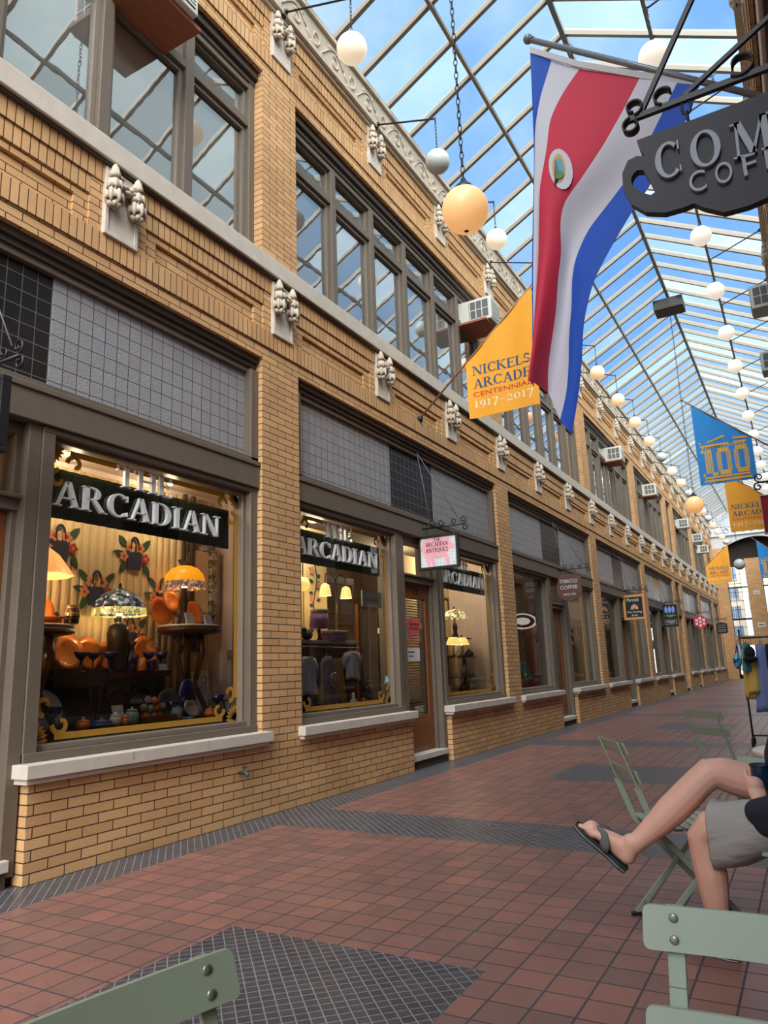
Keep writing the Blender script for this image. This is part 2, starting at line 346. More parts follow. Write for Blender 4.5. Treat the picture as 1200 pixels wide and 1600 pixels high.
def serif(mb, text, h, fn, d0, d1, width=None, mi=0, align='C'):
    """draw text of cap height h through fn(a,b,d) (a along, b up); width squeezes the line to a length"""
    adv = sum(GL[c][0] for c in text); k = (width / (adv * h)) if width else 1.0
    x = -adv / 2 if align == 'C' else 0.0
    for c in text:
        w, st = GL[c]
        def P(a, b, x=x): return ((x + a) * h * k, b * h)
        for s in st:
            if s[0] == 'L':
                _, a0, b0, a1, b1, t = s
                if t < 0: q = [P(a0, b0 + t / 2), P(a1, b0 + t / 2), P(a1, b1 - t / 2), P(a0, b1 - t / 2)]
                else: q = [P(a0 - t / 2, b0), P(a0 + t / 2, b0), P(a1 + t / 2, b1), P(a1 - t / 2, b1)]
                mb.prism(q, fn, d0, d1, mi)
            elif s[0] == 'S':
                _, a, b, ww = s; z0, z1 = (0, SF) if b < .5 else (1 - SF, 1)
                mb.prism([P(a - ww / 2, z0), P(a + ww / 2, z0), P(a + ww / 2, z1), P(a - ww / 2, z1)], fn, d0, d1, mi)
            else:
                _, cx, cy_, rx, ry, a0, a1, tk, tn = s; n = max(6, int(abs(a1 - a0) / 12))
                for i in range(n):
                    q = []
                    for aa, inn in ((i, 0), (i + 1, 0), (i + 1, 1), (i, 1)):
                        an = math.radians(a0 + (a1 - a0) * aa / n); th = tn + (tk - tn) * abs(cos(an)) ** 1.5
                        q.append(P(cx + (rx - inn * th) * cos(an), cy_ + (ry - inn * th) * sin(an)))
                    mb.prism(q, fn, d0, d1, mi)
        x += w
def sans(mb, text, h, fn, d0, d1, width=None, mi=0, shear=0.0, align='CENTER'):
    cu = bpy.data.curves.new('text', 'FONT'); cu.body = text; cu.size = 1.0; cu.align_x = align; cu.resolution_u = 4; cu.shear = shear
    ob = bpy.data.objects.new('text', cu); C.objects.link(ob)
    dg = bpy.context.evaluated_depsgraph_get(); me = bpy.data.meshes.new_from_object(ob.evaluated_get(dg))
    xs = [v.co.x for v in me.vertices] or [0, 1]; ys = [v.co.y for v in me.vertices] or [0, 1]
    cap = .70; kx = h / cap; kz = h / cap
    if width: kx = width / (max(xs) - min(xs))
    mx = (max(xs) + min(xs)) / 2 if align == 'CENTER' else min(xs)
    for p in me.polygons:
        mb.prism([((me.vertices[i].co.x - mx) * kx, me.vertices[i].co.y * kz) for i in p.vertices], fn, d0, d1, mi)
    bpy.data.objects.remove(ob); bpy.data.curves.remove(cu); bpy.data.meshes.remove(me)
# ------------------------------------------------------------------ setting: floor, two brick fronts, roof, end wall
WX = 4.72                                   # width of the arcade
PIL = 5.68; BAY = 6.35; TH3 = BAY / 3
fl = MB(); fl.add([(-3.2, -4, 0), (8, -4, 0), (8, 50.5, 0), (-3.2, 50.5, 0), (-3.2, -4, -.2), (8, -4, -.2), (8, 50.5, -.2), (-3.2, 50.5, -.2)], [(0, 1, 2, 3), (4, 7, 6, 5), (0, 4, 5, 1), (1, 5, 6, 2), (2, 6, 7, 3), (3, 7, 4, 0)])
fl.build('floor', FLOORM, kind='structure')
OPEN = [(-.37, 5.38, 'WDW'), (5.98, 11.73, 'WDW'), (12.33, 18.08, 'WDW'), (18.68, 24.43, 'WDW'), (25.03, 30.78, 'WDW'), (31.38, 32.6, 'D'), (33.2, 38.4, 'WDW'), (39.0, 44.2, 'WDW'), (44.8, 47.4, 'W')]
YA, YB = -4.0, 48.0
WN = [0]; DN = [0]; TNN = [0]
def nxt(c): c[0] += 1; return c[0]
UPG_SHADE = mat('pale_shade_and_sky', (236, 240, 238), .9, var=.05, scale=3)
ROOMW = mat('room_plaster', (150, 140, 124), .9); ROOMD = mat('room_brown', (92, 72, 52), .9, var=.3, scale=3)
class FB(MB):
    def __init__(s, side): super().__init__(); s.side = side
    def X(s, x): return x if s.side == 'left' else WX - x
    def b(s, x0, x1, y0, y1, z0, z1, mi=0): return s.box(s.X(x0), s.X(x1), y0, y1, z0, z1, mi)
    def q(s, x, y0, y1, z0, z1, mi=0): return s.add([(s.X(x), y0, z0), (s.X(x), y1, z0), (s.X(x), y1, z1), (s.X(x), y0, z1)], [(0, 1, 2, 3)], mi)
def cuts(ys):                                # solid stretches left between the openings
    out = []; a = YA
    for y0, y1, *_ in ys: out.append((a, y0)); a = y1
    out.append((a, YB)); return out
def frieze(w, z0):
    ks = [PIL + TH3 * k for k in range(-5, 22)]
    w.b(-.45, -.05, YA, YB, z0, z0 + .92)
    w.b(-.06, 0, YA, YB, z0, z0 + .135)
    w.b(-.06, .018, YA, YB, z0 + .135, z0 + .31, 1)
    for k in ks:
        a, b = max(YA, k - .28), min(YB, k + .28)
        if a < b: w.b(-.06, 0, a, b, z0 + .31, z0 + .757)
        c, d = max(YA, k + .28), min(YB, k + TH3 - .28)
        if c < d:
            w.b(-.06, -.02, c, min(d, c + .13), z0 + .31, z0 + .535); w.b(-.06, -.02, max(c, d - .13), d, z0 + .31, z0 + .535)
            w.b(-.06, -.048, c + .13, d - .13, z0 + .31, z0 + .535); w.b(-.06, -.02, c, d, z0 + .535, z0 + .602); w.b(-.06, -.004, c, d, z0 + .602, z0 + .757, 1)
    w.b(-.06, .012, YA, YB, z0 + .757, z0 + .92, 1)
def shop_window(side, y0, y1, n, arcadian=False):
    """one display window with its frame, glass and stone ledge"""
    w = struct('window_%d' % n)
    f = FB(side)
    zb, zt = .72, 2.97
    f.b(-.28, -.06, y0, y0 + .10, zb, zt); f.b(-.28, -.06, y1 - .10, y1, zb, zt)
    f.b(-.27, -.052, y0, y1, zb, zb + .06); f.b(-.27, -.056, y0, y1, zt - .03, zt + .012)
    f.build('frame', FRAME, w, bevel=.006)
    s = FB(side)
    a, b = y0 + .10, y1 - .10
    s.b(-.24, -.13, a, a + .03, zb + .06, zt - .03); s.b(-.24, -.13, b - .03, b, zb + .06, zt - .03)
    s.b(-.24, -.10, a, b, zb + .06, zb + .10); s.b(-.235, -.125, a, b, zt - .06, zt - .03)
    s.build('sash', FRAMEL, w, bevel=.004)
    g = FB(side); g.q(-.2, a + .02, b - .02, zb + .10, zt - .05); g.build('glass', GLASS, w, fix=False)
    t = FB(side); e = .06
    t.b(-.40, .085, y0 - e, y1 + e, .635, .72); t.b(-.40, .055, y0 - e + .02, y1 + e - .02, .60, .636)
    for j in range(1, 3):
        yy = y0 + (y1 - y0) * j / 3; t.b(-.02, .087, yy - .004, yy + .004, .66, .7205, 1)
    t.build('trim_%d' % nxt(TNN), [STONE, mat('ledge_joint', (140, 132, 124), .9)], bevel=.008, kind='structure')
    return w, a + .02, b - .02
def shop_bay(side, y0, y1, typ, arc_bay=False, rich=True):
    c = (y0 + y1) / 2; out = {}
    # transom lights over the shop front
    w = struct('window_%d' % nxt(WN)); f = FB(side)
    f.b(-.30, -.03, y0, y1, 2.985, 3.20); f.b(-.30, -.015, y0, y1, 3.20, 3.245); f.b(-.30, -.05, y0, y1, 3.245, 3.29)
    f.b(-.30, -.10, y0, y1, 4.17, 4.23); f.b(-.32, -.05, y0, y0 + .11, 2.99, 4.2); f.b(-.32, -.05, y1 - .11, y1, 2.99, 4.2)
    f.build('frame', FRAME, w, bevel=.006)
    h = FB(side); h.b(-.30, -.075, y0, y1, 4.225, 4.28); h.b(-.30, -.045, y0, y1, 4.275, 4.34); h.build('head_moulding', FRAMED, w, bevel=.006)
    if typ == 'WDW':
        p = FB(side); p.b(-.19, -.14, y0 + .11, c - .66, 3.27, 4.18); p.build('prism_panel', PRISM, w)
        p = FB(side); p.b(-.19, -.14, c + .62, y1 - .11, 3.27, 4.18); p.build('prism_panel', PRISM, w)
        p = FB(side); p.b(-.19, -.15, c - .66, c + .62, 3.27, 4.18); p.build('wired_panel', PRISMD, w)
    else:
        p = FB(side); p.b(-.19, -.14, y0 + .11, y1 - .11, 3.27, 4.18); p.build('prism_panel', PRISM if typ == 'W' else PRISMD, w)
    if typ == 'W':
        out['L'] = shop_window(side, y0, y1, nxt(WN)); out['c'] = c; return out
    dl, dr = (c - .45, c + .45) if typ == 'WDW' else (y0 + .1, y1 - .1)
    if typ == 'WDW':
        out['L'] = shop_window(side, y0, c - .64, nxt(WN)); out['R'] = shop_window(side, c + .56, y1, nxt(WN))
    d = struct('door_%d' % nxt(DN)); f = FB(side)
    if typ == 'WDW':
        f.b(-.40, -.07, c - .64, c - .50, .06, 2.99); f.b(-.40, -.07, c + .46, c + .56, .06, 2.99)
    f.b(-.30, -.15, dl - .06, dl + .03, .06, 2.985); f.b(-.30, -.15, dr - .03, dr + .06, .06, 2.985)
    f.b(-.31, -.13, dl - .058, dr + .058, 2.36, 2.44); f.b(-.31, -.10, dl - .056, dr + .056, 2.44, 2.47); f.b(-.31, -.145, dl, dr, 2.9, 2.98)
    f.build('frame', FRAME, d, bevel=.006)
    g = FB(side); g.q(-.22, dl, dr, 2.47, 2.9); g.build('transom_glass', GLASS, d, fix=False)
    lf = FB(side); x0, x1 = -.25, -.195
    lf.b(x0, x1, dl + .03, dl + .15, .17, 2.36); lf.b(x0, x1, dr - .15, dr - .03, .17, 2.36); lf.b(x0, x1, dl + .15, dr - .15, 2.16, 2.36); lf.b(x0, x1, dl + .15, dr - .15, .17, .62)
    lf.b(x1 - .01, x1 + .008, dl + .2, dr - .2, .25, .56); lf.build('leaf', WOODDOOR, d, bevel=.005)
    g = FB(side); g.q(-.22, dl + .15, dr - .15, .62, 2.16); g.build('glass', GLASS, d, fix=False)
    hd = FB(side); hd.b(-.197, -.185, dl + .055, dl + .105, 1.0, 1.22); hd.ball((hd.X(-.15), dl + .08, 1.08), .028, 10, 8); hd.build('handle', mat('brass', (150, 120, 70), .35, .8), d)
    st = FB(side); st.b(-.34, -.03, c - .5 if typ == 'WDW' else dl, c + .5 if typ == 'WDW' else dr, .1, .17); st.build('threshold', STONE, d, bevel=.006)
    st = FB(side); st.b(-.34, -.06, c - .5 if typ == 'WDW' else dl, c + .5 if typ == 'WDW' else dr, 0, .1); st.build('step', mat('step_dark', (70, 60, 50), .8), d)
    out['c'] = c; out['door'] = d; return out
def upper_window(side, y0, y1, nl, shade=0):
    w = struct('window_%d' % nxt(WN)); f = FB(side); s = FB(side); g = FB(side); hd = FB(side)
    hd.b(-.30, -.10, y0, y1, 7.57, 7.65); hd.b(-.30, -.06, y0, y1, 7.64, 7.735); hd.build('head_moulding', FRAMED, w, bevel=.006)
    f.b(-.28, -.11, y0, y0 + .09, 5.46, 7.6); f.b(-.28, -.11, y1 - .09, y1, 5.46, 7.6); f.b(-.28, -.12, y0, y1, 7.50, 7.58); f.b(-.28, -.10, y0, y1, 5.46, 5.54)
    f.b(-.27, -.125, y0, y1, 7.02, 7.12)
    st = (y1 - y0) / nl
    for i in range(1, nl): f.b(-.27, -.115, y0 + st * i - .055, y0 + st * i + .055, 5.5, 7.55)
    for i in range(nl):
        a = y0 + st * i + (.09 if i == 0 else .055); b = y0 + st * (i + 1) - (.09 if i == nl - 1 else .055)
        for z0, z1, e in ((5.54, 7.02, .05), (7.12, 7.5, .03)):
            s.b(-.23, -.165, a, a + e, z0, z1); s.b(-.23, -.165, b - e, b, z0, z1); s.b(-.228, -.161, a, b, z0, z0 + e); s.b(-.228, -.161, a, b, z1 - e, z1)
            g.q(-.2, a + e, b - e, z0 + e, z1 - e)
    f.build('frame', FRAME, w, bevel=.006); s.build('sash', FRAMEL, w, bevel=.004); g.build('glass', GLASSU, w, fix=False)
    sh = FB(side)
    for i in range(nl):
        a = y0 + st * i + .04; b = a + st - .08
        z = {0: None, 1: 5.6, 2: 5.6 + .5 * ((i * 37) % 3), 3: None if i % 2 else 6.1}[shade]
        if z: sh.b(-.262, -.25, a, b, z, 7.52)
    if sh.v: sh.build('shade_and_sky_sheet', UPG_SHADE, w)
    return w
BAYS = {}
for side in ('left', 'right'):
    w = FB(side)
    for a, b in cuts(OPEN):
        if b - a > .05: w.b(-.30, 0, a, b, 0, 4.34); w.b(-.6, 0, a, b, 5.26, 7.74)
    for y0, y1, t in OPEN:
        c = (y0 + y1) / 2
        spans = {'WDW': [(y0, c - .575), (c + .575, y1)], 'W': [(y0, y1)], 'D': []}[t]
        for a, b in spans: w.b(-.45, 0, a - .001, b + .001, 0, .61)
    frieze(w, 4.34); frieze(w, 7.74); w.b(-.45, -.06, YA, YB, 8.6, 9.32)
    w.build('wall_%s' % side, [BRICK, SOLD], kind='structure')
    t = FB(side); t.b(-.45, .075, YA, YB, 5.28, 5.47); t.b(-.45, .05, YA, YB, 5.255, 5.285, 1); t.b(-.3, .055, YA, YB, 5.465, 5.49)  # dark strip under the sill colours in its shadow line
    t.build('trim_%d' % nxt(TNN), [STONE, FRAMED], bevel=.008, kind='structure')
    # terracotta cornice with a running vine
    t = FB(side); t.b(-.45, .05, YA, YB, 8.655, 8.70); t.b(-.45, .10, YA, YB, 8.70, 8.765); t.b(-.45, .03, YA, YB, 8.765, 9.25); t.b(-.45, .075, YA, YB, 9.25, 9.315)
    y = YA + .1; i = 0
    while y < YB - .5:
        pts = [(t.X(.035), y + .42 * k / 8, 9.0 + (.15 if i % 2 else -.15) * sin(PI * k / 8)) for k in range(9)]
        t.tube(pts, .013, 5)
        sg = 1 if i % 2 else -1
        t.tube([(t.X(.035), y + .2 + b, 9.0 + sg * (-.03 + a)) for a, b in spiral((0, 0), .11, .02, 0, 5.5, 12)], .014, 5)
        for k in range(3): t.ball((t.X(.035), y + .10 + .11 * k, 9.0 + sg * (.13 - .05 * (k % 2))), .045, 6, 5, sc=(.4, 1, .7))
        y += .42; i += 1
    t.build('trim_%d' % nxt(TNN), TERRA, kind='structure')
    bays = []
    for i, (y0, y1, typ) in enumerate(OPEN):
        bays.append(shop_bay(side, y0, y1, typ))
        nl = 6 if y1 - y0 > 5.5 else (5 if y1 - y0 > 5 else (3 if y1 - y0 > 2 else 1))
        upper_window(side, y0, y1, nl, [1, 1, 0, 3, 2, 0, 3, 0, 3][i] if side == 'left' else 2)  # second left bay's full sheets added so its panes imitate pale sky reflection
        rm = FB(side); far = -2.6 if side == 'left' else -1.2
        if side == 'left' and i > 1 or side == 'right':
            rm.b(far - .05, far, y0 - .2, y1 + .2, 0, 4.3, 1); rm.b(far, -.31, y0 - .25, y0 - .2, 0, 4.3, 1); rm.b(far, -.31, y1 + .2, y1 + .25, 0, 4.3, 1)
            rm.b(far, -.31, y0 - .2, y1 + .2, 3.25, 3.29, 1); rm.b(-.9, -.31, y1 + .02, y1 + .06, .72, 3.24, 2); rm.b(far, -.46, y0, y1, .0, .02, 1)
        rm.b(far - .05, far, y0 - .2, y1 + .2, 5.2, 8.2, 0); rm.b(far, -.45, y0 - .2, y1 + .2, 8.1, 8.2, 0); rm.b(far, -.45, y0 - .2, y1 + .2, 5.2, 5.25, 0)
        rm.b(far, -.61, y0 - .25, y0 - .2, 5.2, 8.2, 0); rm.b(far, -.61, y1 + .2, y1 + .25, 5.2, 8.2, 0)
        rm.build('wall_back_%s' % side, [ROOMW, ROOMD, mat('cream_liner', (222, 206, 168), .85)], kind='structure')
    BAYS[side] = bays

# ---- glass roof
ceil = struct('ceiling')
def rafter(y):
    m = MB()
    for (a, b) in (((.0, 9.34), (2.38, 10.63)), ((WX, 9.34), (2.38, 10.63))):
        m.bar((a[0], 0, a[1]), (b[0], 0, b[1]), .06, .05); m.bar((a[0], 0, a[1] + .05), (b[0], 0, b[1] + .05), .03, .07)
    return m
r0 = rafter(0).build('rafter', ROOFBAR, ceil)
RY = [6.82 + .705 * k for k in range(-13, 59)]
for i, y in enumerate(RY):
    o = r0 if i == 0 else r0.copy()
    if i: C.objects.link(o)
    o.location = (0, y, 0)
pz = lambda x: 9.34 + 1.29 * x / 2.38 if x <= 2.38 else 9.34 + 1.29 * (WX - x) / 2.34
for x in (1.13, 3.60):
    m = MB(); m.bar((x, YA, pz(x) - .02), (x, YB, pz(x) - .02), .05, .07); m.build('purlin', ROOFBAR, ceil)
m = MB(); m.bar((2.38, YA, 10.60), (2.38, YB, 10.60), .07, .10); m.build('ridge_beam', mat('grey_steel', (120, 122, 120), .5), ceil)
for x in (.0, WX):
    m = MB(); m.bar((x, YA, 9.34), (x, YB, 9.34), .09, .08); m.build('eave_beam', ROOFBAR, ceil)
m = MB()
for a, b in zip(RY[:-1], RY[1:]):
    for x0, x1 in ((0, 1.13), (1.13, 2.38), (2.38, 3.60), (3.60, WX)):
        g = .004
        m.add([(x0, a + g, pz(x0) + .06), (x1, a + g, pz(x1) + .06), (x1, b - g, pz(x1) + .06), (x0, b - g, pz(x0) + .06)], [(0, 1, 2, 3)])
m.build('glazing', ROOFGL, ceil, fix=False)
bx = MB(); bx.box(2.02, 2.74, 18.9, 19.45, 10.16, 10.44)
bxo = bx.build('ridge_vent', mat('vent_dark', (46, 44, 42), .6), bevel=.01); tag(bxo, 'dark box fixed under the ridge of the glass roof', 'vent')

# ---- end wall with its arch, piers and glazing
YE = 48.0
e = MB(); GREYP = mat('grey_plaster', (186, 190, 196), .85, var=.05, scale=2)
fy = lambda a, b, d: (a, d, b)
e.prism([(0, 0), (.58, 0), (.58, 7.7), (.0, 7.7)], fy, YE, YE + .9, 1)
e.prism([(4.14, 0), (WX, 0), (WX, 7.7), (4.14, 7.7)], fy, YE, YE + .9, 1)
N = 14; az = lambda x: 7.72 + .52 * sin(PI * (x - .58) / 3.56)
for i in range(N):
    xa, xb = .58 + 3.56 * i / N, .58 + 3.56 * (i + 1) / N
    e.prism([(xa, az(xa)), (xb, az(xb)), (xb, pz(xb) + .08), (xa, pz(xa) + .08)], fy, YE, YE + .3, 0)
e.prism([(0, 7.7), (.58, 7.7), (.58, pz(.58) + .08), (0, pz(0) + .08)], fy, YE, YE + .3, 0); e.prism([(4.14, 7.7), (WX, 7.7), (WX, pz(WX) + .08), (4.14, pz(4.14) + .08)], fy, YE, YE + .3, 0)
e.box(0, WX, YE - .1, YE, 8.42, 8.52); e.box(.0, WX, YE - .03, YE, 8.98, 9.02)
for i in range(9):
    e.lathe([(.17, 0), (.17, .03), (.12, .03), (.12, .001)], (.45 + .47 * i, 0, 0), 14); 
    n = 14 * 4
    for k in range(len(e.v) - n, len(e.v)): x, y, z = e.v[k]; e.v[k] = (x, YE - z, 8.75 + y)
for x in (.9, 2.38, 3.86): e.bar((x, YE - .01, 9.02), (x, YE - .01, pz(x)), .03, .02)
e.bar((.3, YE - .01, 9.2), (2.38, YE - .01, 10.25), .03, .03); e.bar((4.42, YE - .01, 9.2), (2.38, YE - .01, 10.25), .03, .03)
e.build('wall_end', [GREYP, BRICK], kind='structure')
e = MB(); e.box(1.65, 2.47, YE + .3, YE + .9, 0, 7.0, 0); e.box(.58, 4.14, YE + .5, YE + .9, 1.92, 2.44, 0); e.box(.5, 4.2, YE + .55, YE + .9, 6.6, 8.3, 1); e.box(.5, 4.2, YE + .3, YE + 1.2, 8.24, 8.3, 1)
e.build('wall_porch', [BRICK, DARKIN], kind='structure')
for a, b in ((.58, 1.65), (2.47, 4.14)):
    w = struct('window_%d' % nxt(WN)); f = MB()
    for x in [a + .02, b - .02] + [a + (b - a) * k / 3 for k in (1, 2)]: f.box(x - .015, x + .015, YE + .66, YE + .70, 2.44, 6.6)
    for k in range(9): z = 2.46 + .52 * k; f.box(a, b, YE + .66, YE + .70, z - .012, z + .012)
    f.box(a, b, YE + .62, YE + .72, 3.40, 3.50); f.box(a, b, YE + .62, YE + .72, 5.3, 5.38)
    f.build('frame', IRON, w)
    g = MB(); g.add([(a, YE + .68, 2.44), (b, YE + .68, 2.44), (b, YE + .68, 6.6), (a, YE + .68, 6.6)], [(0, 1, 2, 3)]); g.build('glass', GLASS, w, fix=False)
    d = struct('door_%d' % nxt(DN)); f = MB(); c = (a + b) / 2
    for x in (a + .04, c, b - .04): f.box(x - .04, x + .04, YE + .62, YE + .70, 0, 1.92)
    f.box(a, b, YE + .62, YE + .70, 0, .25); f.build('frame', IRON, d)
    g = MB(); g.add([(a, YE + .66, .25), (b, YE + .66, .25), (b, YE + .66, 1.92), (a, YE + .66, 1.92)], [(0, 1, 2, 3)]); g.build('glass', GLASS, d, fix=False)
for x, z, ww, hh, nm in ((2.08, 4.95, .34, .2, 'upper'), (2.1, 3.05, .42, .26, 'lower')):
    n = MB(); n.box(x - ww / 2, x + ww / 2, YE + .285, YE + .3, z - hh / 2, z + hh / 2); n.box(x - ww * .35, x + ww * .35, YE + .283, YE + .286, z - hh * .1, z + hh * .1, 1)
    tag(n.build('notice_plate', [mat('notice_white', (214, 214, 210), .5), FRAMED]), '%s white notice on the brick pier between the end windows' % nm, 'sign')

# ---- the street beyond
g = MB(); g.box(-60, 70, 50.5, 170, -.25, -.02); g.build('floor_street', mat('pale_pavement', (190, 188, 184), .9), kind='structure')
def far_building(x0, x1, y, h, col, label, nx, nz, wcol):
    b = thing('city_building', label, 'building', ((x0 + x1) / 2, y, 0))
    w = (x1 - x0); m = MB(); m.box(-w / 2, w / 2, 0, 12, 0, h); m.box(-w / 2 - .2, w / 2 + .2, -.3, 12, h, h + .6); m.build('wall', mat(label[:14], col, .85, var=.04, scale=.3), b)
    for i in range(nx):
        for k in range(nz):
            x = -w / 2 + w * (i + .5) / nx; z = 1.2 + 2.2 * k
            if z + 1.6 > h: continue
            q = MB(); q.box(x - .65, x + .65, -.06, .05, z, z + 1.3, 0); q.box(x - .03, x + .03, -.09, 0, z, z + 1.3, 1); q.box(x - .75, x + .75, -.14, 0, z - .12, z, 1)
            q.build('window', [wcol, GREYP], b)
WC = mat('far_window', (120, 140, 160), .15)
far_building(-14, -1.2, 92, 14, (236, 214, 188), 'tall cream building with rows of windows seen through the end glazing', 5, 9, WC)
far_building(-.6, 9, 78, 11.5, (226, 226, 224), 'low pale grey building beyond the end glazing', 4, 3, WC)
far_building(9.5, 26, 96, 15, (216, 210, 200), 'tall pale building right of the low grey one', 5, 8, WC)
# ------------------------------------------------------------------ carved festoon plaques
def make_plaque(name, label, group):
    t = thing(name, label, 'ornament', group=group)
    p = MB(); p.box(-.02, .03, -.165, .165, 0, .60); p.box(.03, .042, -.165, -.13, 0, .56); p.box(.03, .042, .13, .165, 0, .56); p.box(.03, .042, -.13, .13, 0, .035)
    p.build('plaque', STONE, t, bevel=.004)
    for s in (-1, 1):
        b = MB(); cy_ = s * .115
        for k, (z, r) in enumerate(((.55, .040), (.455, .052), (.355, .058))):
            b.lathe([(r * .6, -.05), (r * 1.25, -.07), (r * 1.1, -.02), (r * .7, .04), (r * .25, .07)], (.075, cy_, z), 10)
            for j in range(6):
                a = 2 * PI * j / 6 + k * .5; rr = r * (.80 + .10 * k)
                b.ball((.075 + rr * cos(a), cy_ + rr * sin(a), z - .035), r * .62, 6, 6, sc=(.62, .62, 1.75))
        for j in range(9):
            a = 2.4 * j; b.ball((.075 + .036 * cos(a), cy_ + .036 * sin(a), .275 - .013 * (j % 3)), .026, 6, 5)
        b.build('pendant_bunch', TERRA, t)
    g = MB()
    for j in range(9):
        u = -1 + 2 * j / 8; g.ball((.055, .11 * u, .44 + .10 * abs(u) ** 2), .046, 6, 5, sc=(.9, 1, .8))
        g.ball((.085, .11 * u + .01, .425 + .10 * abs(u) ** 2 + .03 * (j % 2)), .032, 6, 5, sc=(.8, 1.3, .7))
    g.build('swag', TERRA, t); return t
pl = None
for z0, kk, where in ((4.645, range(-1, 20), 'lower brick band under the sill'), (8.045, range(0, 20), 'upper brick band under the cornice')):
    for i, k in enumerate(kk):
        lab = 'carved festoon plaque, left %s, %s in its row' % (where, ORD[i])
        if pl is None: pl = make_plaque('festoon_plaque', lab, 'festoon plaques on the lower band'); o = pl
        else: o = dup(pl, (0, 0, 0), 0, lab, 'festoon plaques on the %s band' % where.split()[0])
        o.location = (0.0, PIL + TH3 * k, z0)
for i, k in enumerate(range(0, 6)):
    dup(pl, (WX, PIL + TH3 * k, 8.045), PI, 'carved cream festoon plaque high on the right front, %s in its row' % ORD[i], 'festoon plaques on the right front')

# ------------------------------------------------------------------ globe lights
OPAL_W = emit('opal_warm', (255, 196, 138), .72, (236, 214, 190)); OPAL_C = emit('opal_cream', (255, 232, 196), .62, (232, 226, 212)); OPAL_G = mat('opal_unlit', (206, 214, 212), .18, var=.03, spec=.6)
OPAL_R = emit('opal_right', (255, 244, 224), .68, (236, 232, 222)); OPAL_B = emit('opal_big', (255, 184, 112), .66, (230, 196, 150))
def chain(m, x, y, z0, z1, r=.011, L=.055):
    n = max(2, int((z1 - z0) / (L * .78)))
    for i in range(n):
        zc = z0 + (z1 - z0) * (i + .5) / n; hw, hh = r, (z1 - z0) / n * .66
        d = (1, 0) if i % 2 else (0, 1)
        pts = [(x + d[0] * hw * cos(a), y + d[1] * hw * cos(a), zc + hh * sin(a)) for a in [2 * PI * j / 8 for j in range(8)]]
        m.tube(pts, r * .30, 4, closed=True)
def bracket_globe(label, opal, group):
    t = thing('bracket_globe_light', label, 'light', group=group)
    a = MB(); a.lathe([(.06, 0), (.06, .02), (.035, .05), (.018, .08)], (0, 0, 0), 12)
    for k in range(len(a.v)): x, y, z = a.v[k]; a.v[k] = (z, y, x)
    a.build('wall_cup', IRON, t)
    a = MB(); a.tube([(.03, 0, .0), (.9, 0, -.30), (.93, 0, -.31)], .012, 6); a.tube([(.93, 0, -.29), (.93, 0, -.36)], .01, 6); a.build('arm', IRON, t)
    a = MB(); chain(a, .93, 0, -.80, -.34, .012, .06); a.build('chain', IRON, t)
    a = MB(); a.lathe([(.014, .02), (.03, .0), (.055, -.035), (.062, -.05)], (.93, 0, -.78), 14); a.build('cap', IRON, t)
    a = MB(); a.ball((.93, 0, -.97), .165, 20, 14, sc=(1, 1, .98)); a.build('globe', opal, t)
    return t
kinds = {'w': OPAL_W, 'c': OPAL_C, 'g': OPAL_G}
protos = {}
seq = 'cgcgwwwwwgcwgcwgwcwg'
for i in range(20):
    c = seq[i]; y = PIL + TH3 * i
    nm = {'w': 'warm lit', 'c': 'cream', 'g': 'pale unlit'}[c]
    lab = '%s glass globe on left cornice bracket, %s from the near end' % (nm, ORD[i])
    if c not in protos: protos[c] = bracket_globe(lab, kinds[c], 'globe lights along the left cornice'); o = protos[c]
    else: o = dup(protos[c], (0, 0, 0), 0, lab, 'globe lights along the left cornice')
    o.location = (.05, y, 8.74)
pr = None
for i in range(1, 20):
    lab = 'creamy glass globe on right cornice bracket, %s from the near end' % ORD[i - 1]
    if pr is None: pr = bracket_globe(lab, OPAL_R, 'globe lights along the right cornice'); o = pr
    else: o = dup(pr, (0, 0, 0), PI, lab, 'globe lights along the right cornice')
    o.location = (WX - .05, PIL + TH3 * i, 8.97); o.rotation_euler = (0, 0, PI)
def pendant(y, z, r, label):
    t = thing('pendant_globe_light', label, 'light', (2.38, y, z), 0, 'big globes hung from the ridge')
    m = MB(); chain(m, 0, 0, r + .09, (10.14 if 18 < y < 20 else 10.52) - z, .016, .085); m.build('chain', IRON, t)
    m = MB(); m.lathe([(.02, r + .10), (.035, r + .06), (.075, r + .02), (.09, r - .01), (.085, r - .03)], n=16); m.build('cap', IRON, t)
    m = MB(); m.ball((0, 0, 0), r, 28, 18, sc=(1, 1, 1.02)); m.build('globe', OPAL_B if y < 25 else OPAL_G, t)
    m = MB(); m.lathe([(.001, -r * 1.02 - .012), (.018, -r * 1.02), (.03, -r * 1.0 + .004)], n=10); m.build('finial', mat('old_brass', (90, 70, 46), .5, .5), t)
pendant(5.10, 4.95, .195, 'large amber globe on a long chain, nearest of those hung from the ridge')
pendant(19.15, 4.95, .215, 'large amber globe on a long chain far down the hall under the blue banner')
pendant(32.2, 4.86, .215, 'large pale globe on a long chain in front of the end arch')

